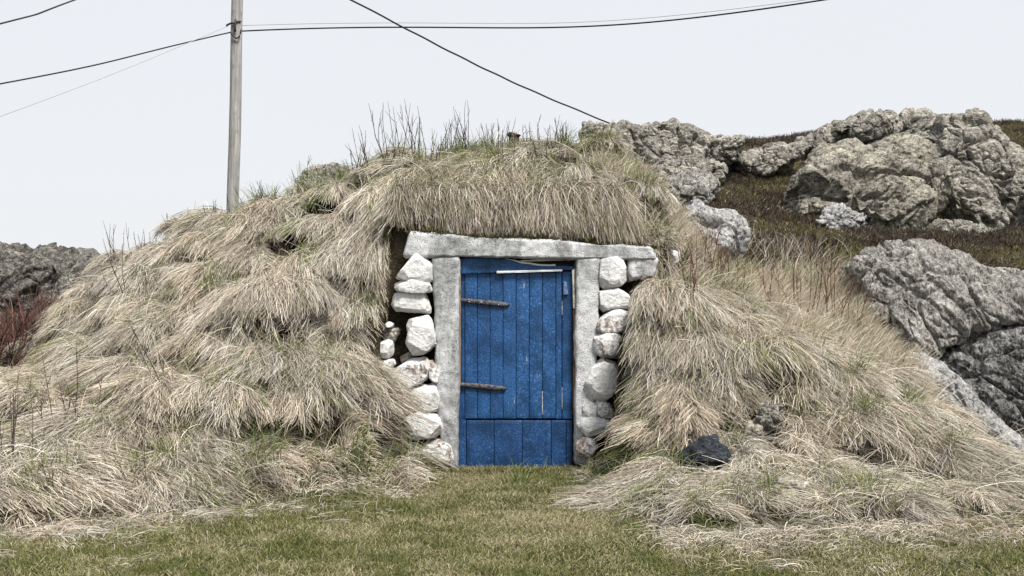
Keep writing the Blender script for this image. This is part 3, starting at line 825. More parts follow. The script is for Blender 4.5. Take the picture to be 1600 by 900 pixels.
def slab(name, poly, y0, y1, mat, parent, cell=0.02, amp=0.004, nscale=0.06, seed=1, bevel=0.006, smooth=True, big=0.0):
    """a plate with a 4-sided outline (bottom-left, bottom-right, top-right, top-left in x,z) from y0 (front) to y1, worn edges, uneven faces"""
    p = np.asarray(poly, float)
    w = max(np.linalg.norm(p[1] - p[0]), np.linalg.norm(p[2] - p[3])); h = max(np.linalg.norm(p[3] - p[0]), np.linalg.norm(p[2] - p[1])); t = y1 - y0
    nu, nv, nw = [max(2, int(round(s / cell))) for s in (w, h, t)]
    nw = min(nw, 8)
    def axis(n, L):
        b = min(bevel, L * .3)
        return np.concatenate([[0, b / L], np.linspace(0, 1, n + 1)[1:-1] if n > 1 else [], [1 - b / L, 1]])
    def clean(a): 
        a = np.unique(np.round(a, 5)); return a
    U, Vv, Wt = clean(axis(nu, w)), clean(axis(nv, h)), clean(axis(nw, t))
    verts, quads = [], []
    def add(fn, A, B, flip):
        off = sum(len(v) for v in verts)
        g = np.array([[fn(a_, b_) for b_ in B] for a_ in A]).reshape(-1, 3)
        q = grid_faces(len(A), len(B), off)
        if flip: q = q[:, ::-1]
        verts.append(g); quads.append(q)
    add(lambda u, v: (u, v, 0), U, Vv, False); add(lambda u, v: (u, v, 1), U, Vv, True)
    add(lambda u, t_: (u, 0, t_), U, Wt, True); add(lambda u, t_: (u, 1, t_), U, Wt, False)
    add(lambda v, t_: (0, v, t_), Vv, Wt, False); add(lambda v, t_: (1, v, t_), Vv, Wt, True)
    G = np.concatenate(verts); Q = np.concatenate(quads)
    key = np.round(G * 1e5).astype(np.int64)
    _, idx, inv = np.unique(key, axis=0, return_index=True, return_inverse=True)
    G = G[idx]; Q = inv.ravel()[Q]
    u, v, tt = G[:, 0:1], G[:, 1:2], G[:, 2]
    xz = (p[0] * (1 - u) + p[1] * u) * (1 - v) + (p[3] * (1 - u) + p[2] * u) * v
    # pull the outermost rim in so that edges are rounded
    L = np.array([w, h, t])
    loc = np.stack([G[:, 0] * w, G[:, 1] * h, G[:, 2] * t], 1)
    b = np.minimum(bevel, L * .3)
    core = np.clip(loc, b, L - b)
    dlt = loc - core
    nrm = np.linalg.norm(dlt / b, axis=1, keepdims=True)
    newl = core + np.where(nrm > 1, dlt / np.maximum(nrm, 1e-9), dlt)
    sh = newl - loc
    eu = (p[1] - p[0]) / (np.linalg.norm(p[1] - p[0]) + 1e-9); ev = (p[3] - p[0]) / (np.linalg.norm(p[3] - p[0]) + 1e-9)
    xz = xz + sh[:, 0:1] * eu + sh[:, 1:2] * ev
    y = y0 + newl[:, 2]
    W3 = np.stack([xz[:, 0], y, xz[:, 1]], 1)
    dirn = dlt / (np.linalg.norm(dlt, axis=1, keepdims=True) + 1e-9)
    D3 = np.stack([dirn[:, 0] * eu[0] + dirn[:, 1] * ev[0], dirn[:, 2], dirn[:, 0] * eu[1] + dirn[:, 1] * ev[1]], 1)
    n = amp * fbm(W3 / nscale, 4, seed, 0.6) + big * fbm(W3 / 0.35, 2, seed + 4)
    W3 = W3 + D3 * n[:, None]
    return mesh_obj(name, W3, Q, mat, parent, smooth)

def rectz(x0, x1, zb, zt):
    return [(x0, zb), (x1, zb), (x1, zt), (x0, zt)]

surround = tag(empty("concrete_doorway", (0.04, 0.1, 0)), "rough whitewashed concrete lintel and jambs framing the blue door", "doorway")
slab("lintel", [(X(633), Zp(402)), (X(1023), Zp(406)), (X(1019), Zp(387)), (X(640), Zp(362))], -0.068, 0.34, MAT["concrete"], surround, 0.016, 0.014, 0.07, 2, 0.026, True, 0.022)
slab("lintel_end", [(X(980), Zp(440)), (X(1022), Zp(434)), (X(1030), Zp(402)), (X(979), Zp(400))], -0.062, 0.3, MAT["concrete"], surround, 0.014, 0.022, 0.07, 5, 0.04, True, 0.02)
slab("jamb", [(X(688), Zp(745)), (X(716), Zp(745)), (X(718), Zp(401)), (X(674), Zp(401))], -0.06, 0.25, MAT["concrete"], surround, 0.016, 0.012, 0.07, 3, 0.03, True, 0.012)
slab("jamb", [(X(896), Zp(725)), (X(925), Zp(725)), (X(939), Zp(402)), (X(899), Zp(402))], -0.06, 0.25, MAT["concrete"], surround, 0.016, 0.012, 0.07, 4, 0.03, True, 0.012)

# the door
YD = 0.02
door = tag(empty("cellar_door", (X(808), YD + .03, 0)), "faded blue plank door with two iron strap hinges", "door")
ub = [726.3, 745.6, 765.6, 786, 806.4, 827, 847.6, 868.6, 878]
um = ["blue", "blue", "blue", "blue_worn", "blue_worn", "blue_worn", "blue_worn", "blue_worn"]
for k in range(8):
    j = rng.uniform(-.003, .003)
    slab("plank", rectz(X(ub[k] + .35), X(ub[k + 1] - .35), Zp(654.5 + rng.uniform(-.5, .5)), Zp(427 - 2 + rng.uniform(-1, 1))), YD + j, YD + .03, MAT[um[k]], door, .03, .0015, .05, 10 + k, .0028)
for (xa, ya, yb, w_) in ((847.6, 612, 648, .7), (878.4, 470, 492, .5), (878.4, 606, 640, .5)):
    slab("bare_edge", rectz(X(xa - w_ / 2), X(xa + w_ / 2), Zp(yb), Zp(ya)), YD - .0045, YD + .02, MAT["split"], door, .012, .0022, .02, int(xa + ya), .001)
slab("edge_board", rectz(X(878.8), X(894), Zp(655), Zp(424)), YD + .006, YD + .034, MAT["blue"], door, .03, .0015, .05, 30, .003)
slab("hanging_stile", rectz(X(720.6), X(725.8), Zp(655), Zp(428)), YD + .010, YD + .034, MAT["blue_dark"], door, .03, .001, .05, 31, .002)
lb = [728.5, 772, 816, 861.5, 885, 894.5]
for k in range(5):
    slab("lower_plank", rectz(X(lb[k] + .35), X(lb[k + 1] - .35), Zp(752), Zp(657.5)), YD + .004 + rng.uniform(-.002, .002), YD + .03, MAT["blue_dark"], door, .03, .0018, .05, 40 + k, .003)
slab("lower_stile", rectz(X(715.5), X(728), Zp(752), Zp(606)), YD + .012, YD + .038, MAT["blue_dark"], door, .03, .0015, .05, 50, .003)
slab("backing_board", rectz(X(716), X(897), Zp(750), Zp(402)), YD + .042, YD + .055, MAT["black"], door, .2, 0, .1, 1, .002)

def torn_board(name, top, bot, y0, y1, mat, parent):
    """a board whose top and bottom edges follow pixel polylines on the door plane"""
    xs_ = np.linspace(top[0][0], top[-1][0], 60)
    tz = Zp(np.interp(xs_, [p[0] for p in top], [p[1] for p in top])); bz = Zp(np.interp(xs_, [p[0] for p in bot], [p[1] for p in bot]))
    tz = tz + .0025 * fbm(np.stack([xs_ * .25, xs_ * 0, xs_ * 0], 1), 3, 3)
    rows = []
    for f, yy in ((0, y1), (0, y0 + .002), (.06, y0), (.5, y0 - .0005), (.94, y0), (1, y0 + .002), (1, y1)):
        rows.append(np.stack([X(xs_), np.full(60, yy), bz + (tz - bz) * f], 1))
    V = np.concatenate(rows)
    Q = grid_faces(7, 60)
    caps = np.array([[k * 60 for k in range(7)][::-1], [k * 60 + 59 for k in range(7)]])
    return mesh_obj(name, V, [Q[:, [0, 1, 2, 3]], caps], mat, parent, False)
torn_board("top_rail", [(720.5, 404), (760, 403.2), (786, 404), (800, 406.5), (812, 411), (826, 412.5), (840, 415), (862, 415.5), (896, 416)],
           [(720.5, 427.6), (760, 426.5), (800, 424), (878, 421.5), (896, 422)], YD - .022, YD + .03, MAT["blue"], door)
torn_board("split_edge", [(780, 403.8), (793, 404), (806, 406.5), (816, 409), (830, 410.5), (842, 412.5), (858, 413.2), (868, 412.8)],
           [(780, 405), (800, 408.5), (812, 412.5), (826, 414), (840, 416), (868, 416.5)], YD - .014, YD + .02, MAT["split"], door)
slab("drip_strip", [(X(776), Zp(427.4)), (X(878.5), Zp(424)), (X(878.5), Zp(420.8)), (X(776), Zp(423.4))], YD - .034, YD - .0235, MAT["white_wood"], door, .02, .0015, .03, 60, .003)

def strap(name, x0, y0, x1, y1, thick, depth, mat, parent):
    n = 16
    t = np.linspace(0, 1, n)
    px_ = x0 + (x1 - x0) * t; py_ = y0 + (y1 - y0) * t
    half = thick * (0.8 + 0.28 * np.sin(t * np.pi * .9)) ; half[-1] *= .45; half[-2] *= .85
    half = half + .25 * np.array([math.sin(i * 2.3) for i in range(n)])
    rows = []
    for k in range(8):
        a_ = np.pi * 2 * k / 8
        rows.append(np.stack([X(px_), np.full(n, YD - .012 - depth * np.cos(a_) * (.6 if abs(np.cos(a_)) > .9 else .8)), Zp(py_) + PX * half * np.sin(a_)], 1))
    V = np.stack(rows, 1).reshape(-1, 3)
    Q = grid_faces(n, 8, 0, True)
    caps = np.array([np.arange(8), (n - 1) * 8 + np.arange(8)[::-1]])
    o = mesh_obj(name, V, [Q, caps], mat, parent, True)
    return o
def nail(px, py, y, r, mat, parent):
    a_ = np.linspace(0, 2 * np.pi, 7)[:-1]
    V = [[X(px) + r * math.cos(t), y, Zp(py) + r * math.sin(t)] for t in a_] + [[X(px) + r * .6 * math.cos(t), y - .004, Zp(py) + r * .6 * math.sin(t)] for t in a_]
    Q = np.array([[k, (k + 1) % 6, 6 + (k + 1) % 6, 6 + k] for k in range(6)])
    return mesh_obj("nail", np.array(V), [Q, np.array([[6, 7, 8, 9, 10, 11]])], mat, parent)
h1 = strap("strap_hinge", 717.5, 468.5, 796, 476.5, 3.7, .010, MAT["iron"], door)
h2 = strap("strap_hinge", 716, 600.5, 791, 607.5, 3.9, .011, MAT["iron"], door)
for px, py in ((733, 471.5), (752, 472.5), (779, 476)):
    nail(px, py, YD - .022, .006, MAT["cable_grey"], h1)
for px, py in ((730, 603), (756, 604.5), (780, 607)):
    nail(px, py, YD - .025, .006, MAT["iron"], h2)
latch = slab("latch", [(X(880), Zp(461)), (X(888), Zp(461)), (X(886), Zp(441)), (X(880.5), Zp(440))], YD - .014, YD + .004, MAT["tin"], door, .012, .004, .03, 70, .005)
nail(883, 446, YD - .014, .006, MAT["cable_grey"], latch)

frame = tag(empty("door_frame", (X(808), .05, 0)), "thin rotting wooden strips between door and concrete", "door frame")
slab("frame_strip", [(X(716.2), Zp(603)), (X(720), Zp(603)), (X(720.2), Zp(428)), (X(716.6), Zp(424))], -.005, .05, MAT["grey_wood"], frame, .03, .003, .05, 80, .003)
slab("frame_strip", [(X(895.2), Zp(648)), (X(899.5), Zp(648)), (X(899.2), Zp(484)), (X(895.4), Zp(484))], .0, .05, MAT["brown_wood"], frame, .03, .004, .05, 81, .003)
s_ = slab("frame_strip", [(X(895.6), Zp(482)), (X(898.8), Zp(482)), (X(897.6), Zp(420)), (X(893.8), Zp(423))], -.012, .04, MAT["split"], frame, .02, .005, .04, 82, .003)
s_["label"] = "pale peeled strip at the upper right of the door"
slab("top_batten", [(X(814), Zp(408.8)), (X(897), Zp(406.5)), (X(897.5), Zp(402.6)), (X(814), Zp(406.8))], .004, .04, MAT["split"], frame, .02, .003, .03, 83, .003)
slab("void_tarp_sheet", [(X(783), Zp(405)), (X(906), Zp(412)), (X(908), Zp(397)), (X(783), Zp(402))], .044, .058, MAT["black"], frame, .03, .003, .05, 84, .003)  # black sheet stands in for the dark void above the rail, tarp at right
sill = tag(slab("threshold_board", [(X(728), Zp(741)), (X(770), Zp(744)), (X(770), Zp(739)), (X(728), Zp(734.5))], -.11, -.05, MAT["split"], None, .03, .003, .05, 85, .004), "bleached splinter of wood lying at the foot of the blue door", "board")

# dry stone piers
LEFT = [("lime", [(617, 427), (628, 414), (642, 402), (656, 396), (670, 404), (677, 420), (675, 438), (655, 439), (618, 433)]),
        ("lime", [(618, 441), (640, 438), (668, 442), (672, 456), (650, 457), (620, 454)]),
        ("lime", [(616, 461), (640, 457), (667, 460), (671, 470), (669, 489), (640, 488), (614, 486)]),
        ("lime", [(637, 504), (648, 493), (668, 496), (676, 510), (682, 530), (674, 552), (650, 554), (634, 540), (640, 522)]),
        ("stone_bare", [(600, 514), (612, 511), (625, 513), (622, 524), (616, 534), (603, 528)]),
        ("lime", [(603, 506), (608, 503), (614, 506), (614, 511), (604, 511)]),
        ("lime", [(585, 552), (592, 537), (605, 530), (615, 533), (615, 550), (604, 561), (590, 559)]),
        ("lime_worn", [(588, 575), (598, 564), (613, 561), (617, 569), (606, 580), (594, 583)]),
        ("lime_worn", [(602, 607), (608, 586), (638, 566), (668, 555), (673, 578), (670, 593), (640, 604), (610, 613)]),
        ("lime_worn", [(670, 564), (684, 568), (692, 584), (690, 600), (678, 600), (671, 585)]),
        ("stone_bare", [(598, 621), (616, 614), (629, 622), (626, 640), (610, 637)]),
        ("lime", [(631, 622), (648, 606), (676, 600), (688, 621), (689, 640), (660, 644), (637, 641)]),
        ("lime", [(632, 655), (658, 645), (683, 651), (692, 668), (680, 682), (655, 688), (640, 680)]),
        ("lime_worn", [(656, 694), (688, 686), (706, 698), (711, 724), (690, 726), (668, 712)]),
        ("stone_bare", [(586, 590), (597, 586), (602, 600), (597, 612), (585, 610)]),
        ("stone_bare", [(628, 556), (640, 550), (650, 556), (640, 563), (626, 566)]),
        ("stone_bare", [(676, 606), (689, 603), (694, 620), (692, 640), (688, 640)]),
        ("stone_bare", [(683, 645), (695, 648), (698, 668), (690, 664)])]
RIGHT = [("lime", [(940, 403), (955, 398), (970, 396), (976, 420), (977, 442), (957, 447), (937, 447)]),
         ("lime", [(938, 452), (965, 448), (979, 455), (990, 473), (984, 483), (960, 481), (938, 487), (933, 468)]),
         ("lime_worn", [(930, 503), (945, 488), (968, 485), (985, 492), (990, 505), (975, 516), (950, 520), (931, 518)]),
         ("lime_worn", [(930, 526), (950, 521), (968, 524), (972, 545), (965, 557), (945, 557), (928, 552)]),
         ("lime", [(914, 602), (926, 573), (942, 560), (961, 563), (966, 585), (962, 605), (945, 624), (928, 621), (914, 612)]),
         ("lime", [(909, 643), (914, 621), (929, 625), (934, 647), (918, 651)]),
         ("lime_worn", [(933, 627), (950, 629), (957, 640), (953, 653), (936, 649)]),
         ("lime", [(902, 656), (930, 652), (958, 655), (964, 664), (942, 674), (922, 681), (906, 672)]),
         ("lime_worn", [(900, 694), (910, 681), (926, 684), (933, 694), (928, 712), (903, 712)]),
         ("stone_bare", [(968, 556), (980, 560), (986, 580), (972, 590)])]
for labw, lst, sd, bx in (("dry stone pier of thirteen larger limewashed stones left of the door", LEFT, 100, -.75), ("dry stone pier of limewashed stones right of the door", RIGHT, 200, .72)):
    labw = labw.replace("of thirteen larger limewashed stones", "of limewashed stones")
    pier = tag(empty("stone_pier", (bx, .0, .05)), labw, "stone wall", "stone piers flanking the cellar door")
    for k, (mt, outl) in enumerate(lst):
        setb = -.02 if mt != "stone_bare" else .05
        setb += rng.uniform(-.025, .025)
        rock("stone", outl, D0 + setb, .085, MAT[mt], pier, n_t=72, n_s=22, expo=9.0, fac=.05, fac_size=.12, ridge=.06, crack=.0, rough=.045, planes=20, clip=(.74, .96), front_=1.7, seed=sd + k, back=.2, edge=.02, grow_=1.17, flat=True)

# ------------------------------------------------------------------ utility pole and wires
DP = 18.0
pole = tag(empty("utility_pole", (X(364, DP), DP - D0, H(X(364, DP), DP - D0) - .3)), "weathered grey wooden utility pole rising behind the mound", "utility pole")
zb_, zt_ = float(pole.location.z), 8.8
n = 46
tt = np.linspace(0, 1, n)
zc = zb_ + (zt_ - zb_) * tt
lean = X(371, DP) - X(363.5, DP)
zvis0, zvis1 = Zp(340, DP), Zp(0, DP)
xc = X(363.5, DP) + lean * (zc - zvis0) / (zvis1 - zvis0) + .006 * np.sin(zc * 1.9)
rad = .098 - .014 * tt
aa = np.linspace(0, 2 * np.pi, 25)[:-1]
V = np.stack([np.stack([xc[i] + rad[i] * np.cos(aa), np.full(24, DP - D0) + rad[i] * np.sin(aa), np.full(24, zc[i])], 1) for i in range(n)]).reshape(-1, 3)
V[:, :2] += .004 * np.stack([fbm(V * np.array([14, 14, .8]), 3, 4), fbm(V * np.array([14, 14, .8]), 3, 6)], 1)
mesh_obj("shaft", V, [grid_faces(n, 24, 0, True), np.array([(n - 1) * 24 + np.arange(24)])], MAT["pole"], pole)

def tube_mesh(path, r, k=8):
    path = np.asarray(path, float)
    r = np.broadcast_to(np.asarray(r, float), (len(path),))
    tg = np.gradient(path, axis=0)
    tg /= np.linalg.norm(tg, axis=1, keepdims=True) + 1e-12
    up = np.where(np.abs(tg[:, 2:3]) > .9, np.array([[1.0, 0, 0]]), np.array([[0, 0, 1.0]]))
    s = np.cross(tg, up); s /= np.linalg.norm(s, axis=1, keepdims=True) + 1e-12
    t = np.cross(s, tg)
    a_ = np.linspace(0, 2 * np.pi, k + 1)[:-1]
    V = path[:, None] + r[:, None, None] * (np.cos(a_)[None, :, None] * s[:, None] + np.sin(a_)[None, :, None] * t[:, None])
    n_ = len(path)
    return V.reshape(-1, 3), grid_faces(n_, k, 0, True), [np.arange(k)[::-1], (n_ - 1) * k + np.arange(k)]
def tube(name, path, r, mat, parent=None, k=8):
    V, Q, caps = tube_mesh(path, r, k)
    return mesh_obj(name, V, [Q, np.array(caps)], mat, parent)
yf = DP - D0 - .1
tube("bracket", [(X(370.6, DP), yf - .01, Zp(33, DP)), (X(370.6, DP), yf - .03, Zp(38, DP)), (X(370.3, DP), yf - .03, Zp(48, DP)), (X(370, DP), yf - .01, Zp(52, DP))], .016, MAT["porcelain"], pole)
tube("bolt", [(X(355, DP), yf + .06, Zp(40.5, DP)), (X(362, DP), yf + .0, Zp(39, DP)), (X(370.5, DP), yf - .02, Zp(38, DP))], .016, MAT["porcelain"], pole)
tube("bolt", [(X(370.5, DP), yf - .02, Zp(36, DP)), (X(378, DP), yf + .04, Zp(35, DP))], .011, MAT["porcelain"], pole)
tube("jumper_loop", [unproj(x, y, DP - .12) for x, y in ((359.5, 50), (362, 53), (365, 57), (368, 59.5), (371, 59.5), (374, 57), (375.5, 52), (376.3, 47), (378, 46))], .012, MAT["cable"], pole)

def wire(label, pts, r, mat, sag=0.0):
    """pts: (px, py, d) ; smooth span through them with a little sag"""
    P = np.array([unproj(*p) for p in pts])
    t = np.linspace(0, 1, len(P)); T_ = np.linspace(0, 1, 60)
    deg = min(len(P) - 1, 3)
    Q = np.stack([np.polyval(np.polyfit(t, P[:, k], deg), T_) for k in range(3)], 1)
    wob = .004 * np.sin(T_ * 60) * sag
    Q[:, 2] += wob
    return tag(tube("overhead_wire", Q, r, MAT[mat], None, 6), label, "wire", "overhead wires")
wire("black wire running from the pole down to the left edge", [(357, 51, 18), (240, 80, 17), (120, 107, 16), (0, 131, 15), (-500, 220, 12)], .0115, "cable")
wire("thin pale grey wire sloping from the pole to the left edge", [(355, 41, 18), (240, 90, 16.6), (120, 137, 15.2), (0, 182, 14), (-400, 330, 11)], .0045, "cable_grey")
wire("thick black wire crossing the upper left corner", [(-300, 118, 14), (0, 38, 15), (60, 20, 15.4), (118, 0, 15.8), (360, -85, 17.5)], .012, "cable")
wire("long sagging black wire from the pole toward the upper right", [(377, 46.5, 18), (600, 50, 17.4), (850, 40, 16.6), (1080, 23, 16), (1310, -1, 15.3), (2100, -150, 12.5)], .0115, "cable")
wire("faint thin grey wire above the long sagging wire", [(379, 38, 18), (600, 42, 17.4), (850, 34, 16.6), (1060, 19, 16), (1250, 3, 15.4), (2000, -110, 13)], .0042, "cable_grey")
wire("black wire slanting down behind the ridge rock, right of the pole", [(300, -130, 15), (545, 0, 16), (640, 47, 16.5), (750, 103, 17.2), (850, 150, 18), (950, 193, 19), (1100, 250, 20.5)], .0125, "cable", 1.0)

# ------------------------------------------------------------------ vent on the roof
vp = seat(803, 214)
vz = max(float(Zp(213, vp[1] + D0)), float(vp[2]) + .03)
vent = tag(empty("vent_pipe", (X(803, vp[1] + D0), vp[1] + .1, vz - .25)), "stubby rusty vent pipe with a flat cap on the turf roof", "vent pipe")
vx, vy = float(vent.location.x), float(vent.location.y)
tube("pipe", [(vx, vy, vz - .25), (vx, vy, vz - .1), (vx, vy, vz + .012)], .05, MAT["rust"], vent, 16)
tube("cap", [(vx, vy, vz + .012), (vx, vy, vz + .02), (vx, vy, vz + .034), (vx + .002, vy, vz + .04)], [.058, .066, .064, .05], MAT["rust"], vent, 16)

# ------------------------------------------------------------------ strands (grass, heather, moss)
def strands(name, pts, rad, col, mat, label):
    """pts (N,n,3), rad (N,n), col (N,3): one hair-curves object"""
    N, n_, _ = pts.shape
    hc = bpy.data.hair_curves.new(name)
    hc.add_curves([n_] * N)
    hc.attributes["position"].data.foreach_set("vector", pts.astype(np.float32).ravel())
    if "radius" not in hc.attributes:
        hc.attributes.new("radius", 'FLOAT', 'POINT')
    hc.attributes["radius"].data.foreach_set("value", rad.astype(np.float32).ravel())
    ca = hc.attributes.new("strand_color", 'FLOAT_COLOR', 'CURVE')
    ca.data.foreach_set("color", np.concatenate([col, np.ones((N, 1))], 1).astype(np.float32).ravel())
    hc.materials.append(mat)
    o = bpy.data.objects.new(name, hc)
    link(o)
    return tag(o, label, None, None, "stuff")

def unit(v):
    return v / (np.linalg.norm(v, axis=-1, keepdims=True) + 1e-12)

def grow(root, d0, tgt, L, n_, k, hoff, jit=.06, follow=True, cap=None):
    """step each blade: it bends from d0 toward tgt (which follows the slope) and lies on the ground"""
    N = len(root)
    P = np.zeros((N, n_, 3)); P[:, 0] = root
    d = d0.copy(); p = root.copy()
    step = (L / (n_ - 1))[:, None]
    for i in range(1, n_):
        t_ = tgt
        d = unit(d * (1 - k) + t_ * k + rng.normal(0, jit, (N, 3)))
        q = p + d * step
        g = H(q[:, 0], q[:, 1]) + hoff * (1.0 if i < n_ - 1 else .7)
        if cap is not None:
            g = np.where(cap, -9, g)
        if follow:
            q[:, 2] = np.maximum(q[:, 2], g)
            dd_ = q - p
            ln = np.linalg.norm(dd_, axis=1, keepdims=True)
            q = p + dd_ * np.minimum(1, 1.25 * step / (ln + 1e-9))
            d = unit(q - p)
        p = q
        P[:, i] = p
    return P

def slope_dir(x, y):
    gx_, gy_ = Gx(x, y), Gy(x, y)
    m = np.hypot(gx_, gy_)
    s = np.clip(m / .35, 0, 1)
    dx_, dy_ = -gx_ / (m + 1e-6), -gy_ / (m + 1e-6)
    dx_ = dx_ * s; dy_ = dy_ * s + (1 - s) * -1.0
    return np.stack([dx_, dy_], 1) / (np.hypot(dx_, dy_)[:, None] + 1e-6), m

def rot2(v, a_):
    c, s = np.cos(a_), np.sin(a_)
    return np.stack([v[:, 0] * c - v[:, 1] * s, v[:, 0] * s + v[:, 1] * c], 1)

STRAW = np.array([(.55, .49, .40), (.45, .385, .295), (.30, .24, .17), (.50, .455, .39), (.20, .15, .10), (.68, .63, .555)])
STRAW = STRAW * .78 + STRAW.mean(1, keepdims=True) * .235
STRAW_P = [.22, .18, .18, .14, .14, .14]
GREEN = np.array([(.13, .185, .05), (.18, .21, .07), (.10, .14, .045), (.22, .22, .10)])
def pick(N, pal, p=None, var=.12):
    c = pal[rng.choice(len(pal), N, p=p)]
    return np.clip(c * (1 + rng.normal(0, var, (N, 1))), .01, .9)

def taper(N, n_, r0, r1, rnd=.5):
    t = np.linspace(0, 1, n_)
    r = (r0 + (r1 - r0) * t ** 1.5)[None] * (1 + rng.uniform(-rnd, rnd, (N, 1)))
    return r

def allowed(x, y):
    """where rough grass may root"""
    lawn_ = is_lawn(x, y)
    doorway = (x > CUT_L - .02) & (x < CUT_R + .03) & (y < .14) & (y > np.where(np.abs(x - .04) < .56, -.5, -.26))
    for (sx, sy, sr) in SEATS:
        doorway = doorway | ((np.abs(x - sx) < sr * .95) & (y < sy + .10) & (y > sy - .30))
    return ~lawn_ & ~doorway

def clear_door(P, margin=.0):
    """true where a blade never hangs in front of doorway or piers"""
    x, y, z = P[..., 0], P[..., 1], P[..., 2]
    bad = (x > np.where(z < .75, -.86, -.945)) & (x < .885 - .2 * sstep(-.45, -.75, y)) & (y < .12) & (y > np.where(x < 0, -.5, -.8)) & (z > .15 + .15 * np.clip((np.abs(x) - .5) / .4, 0, 1)) & (z < lintel_top(x) + .02)
    return ~bad.any(1)

# rock tops poke out: no grass where boulders stand (plan discs)
# --- draped dead grass: locks on tussocks and between them
Hm = sampler(blur(Zt, 10) - Zt)      # > 0 in hollows
def draped():
    n_ = 10
    lx, ly, la, lr, ll, lup, lt = [], [], [], [], [], [], []
    for (tx, ty, tz, r, ang, tdn, tlt) in TUS3:
        m = int(max(12, 1300 * r * r * DENS + 14))
        a_ = rng.uniform(0, 2 * np.pi, m); q = np.sqrt(rng.uniform(0, 1, m)) * .95
        du = q * np.cos(a_) * r; dv = (q * np.sin(a_) * .85 - .25) * r
        n3 = np.cross(tlt, tdn); n3 = n3 if n3[2] > 0 else -n3
        p3 = np.array([tx, ty, tz]) + du[:, None] * tlt + dv[:, None] * tdn + n3 * (.5 * r)
        lx.append(p3[:, 0]); ly.append(p3[:, 1])
        out = (du / r)[:, None] * tlt[:2] * .8 + (np.maximum(dv, 0) / r)[:, None] * tdn[:2]
        la.append(np.full(m, math.radians(ang)) + rng.normal(0, .22, m)); lr.append(out)
        ll.append(rng.uniform(.20, .42, m) * (.5 + r * 1.7)); lup.append(rng.uniform(.02, .38, m)); lt.append(np.ones(m))
    M = int(8500 * DENS)
    x = rng.uniform(-6.5, 7.5, M * 3); y = rng.uniform(-2.6, 3.6, M * 3)
    hol = Hm(x, y) * 1.2
    keep = allowed(x, y) & ~((x > 1.3) & (y > .9)) & (rng.uniform(size=M * 3) > sstep(.0, .035, hol) * .97)
    x, y = x[keep][:M], y[keep][:M]
    lx.append(x); ly.append(y)
    flat_ = sstep(.45, .2, Hs(x, y)) * sstep(0.3, -.6, y)
    base_ang = np.where(x < 0, .95, -.35) * flat_ + .75 * fbm2(x, y, .7, 2, 14)
    la.append(base_ang + rng.normal(.05, .5, len(x))); lr.append(np.zeros((len(x), 2)))
    ll.append(rng.uniform(.08, .20, len(x)) * (1 + .7 * flat_)); lup.append(rng.uniform(.1, .8, len(x))); lt.append(np.zeros(len(x)))
    # loose straw thinning out over the edge of the lawn
    xe = rng.uniform(-4.2, 4.2, 14000); ye = rng.uniform(-3.6, -.3, 14000)
    sh = rng.exponential(.22, 14000)
    ed = is_lawn(xe, ye) & ~is_lawn(xe, ye + sh) & (np.abs(xe - .05) > .75)
    xe, ye = xe[ed][:1500], ye[ed][:1500]
    lx.append(xe); ly.append(ye); la.append(np.where(xe < 0, 1.0, -.4) + rng.normal(0, .9, len(xe))); lr.append(np.zeros((len(xe), 2)))
    ll.append(rng.uniform(.06, .2, len(xe))); lup.append(rng.uniform(.0, .2, len(xe))); lt.append(np.full(len(xe), 2.0))
    lx, ly, la, ll, lup, lt = map(np.concatenate, (lx, ly, la, ll, lup, lt)); lr = np.concatenate(lr)
    keep = allowed(lx + rng.normal(0, .10, len(lx)) * (ly < -.9), ly - np.abs(rng.normal(0, .2, len(lx))) * (ly < -.7)) & allowed(lx, ly) | (lt > 1.5)
    keep &= ~((lx > 1.25) & (ly > 1.0)) & ~((lx > .86) & (lx < 1.36) & (ly > .02) & (ly < .33)) & ~((lx > 3.0) & (ly > .35))
    hz = Hs(lx, ly)
    for (hx, hz0, ha, hb, hy) in HOLES:
        keep &= ~((np.abs(ly - hy) < .3) & (((lx - hx) / (ha * 1.1)) ** 2 + ((H(lx, ly) - hz0 + .03) / (hb * 1.7)) ** 2 < 1))
    lx, ly, la, lr, ll, lup, lt = lx[keep], ly[keep], la[keep], lr[keep], ll[keep], lup[keep], lt[keep]
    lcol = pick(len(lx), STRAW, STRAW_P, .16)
    lcol *= np.where(lt > 0, 1.04, .58)[:, None]  # locks between tussocks: old dark thatch, with gap shade put into the colour
    tone = fbm2(lx, ly, .55, 3, 77)[:, None]
    lcol = lcol * (1 + .22 * tone + .25 * fbm2(lx, ly, .16, 2, 78)[:, None])
    gz = fbm2(lx, ly, .45, 3, 41)
    tn = sstep(-.5, .5, fbm2(lx, ly, .3, 3, 43))[:, None]
    lcol = lcol * (np.array([[1.05, .98, .88]]) * tn + np.array([[.94, .97, .97]]) * (1 - tn))
    grn = (rng.uniform(size=len(lx)) < np.where(lt > 0, .07, .2) + .4 * sstep(.25, .5, gz) + .18 * sstep(1.5, 2.3, Hs(lx, ly)))
    turn = 1.2 * fbm2(lx, ly, .5, 2, 15) + rng.normal(0, .55, len(lx))
    K = 24
    idx = np.repeat(np.arange(len(lx)), K)
    N = len(idx)
    spread = rng.normal(0, 1, (N, 2)) * np.where(lt[idx] > 1.5, .05, .014)[:, None]
    x = lx[idx] + spread[:, 0]; y = ly[idx] + spread[:, 1]
    root = np.stack([x, y, H(x, y) - .01], 1)
    dn, m = slope_dir(x, y)
    flow = la[idx] + rng.normal(0, .09, N)
    stray = rng.uniform(size=N) < np.where(x > .8, .28, .10)
    flow = np.where(stray, flow + rng.normal(0, 1.0, N), flow)
    h = rot2(dn, flow)
    hdir = h + lr[idx] * .6
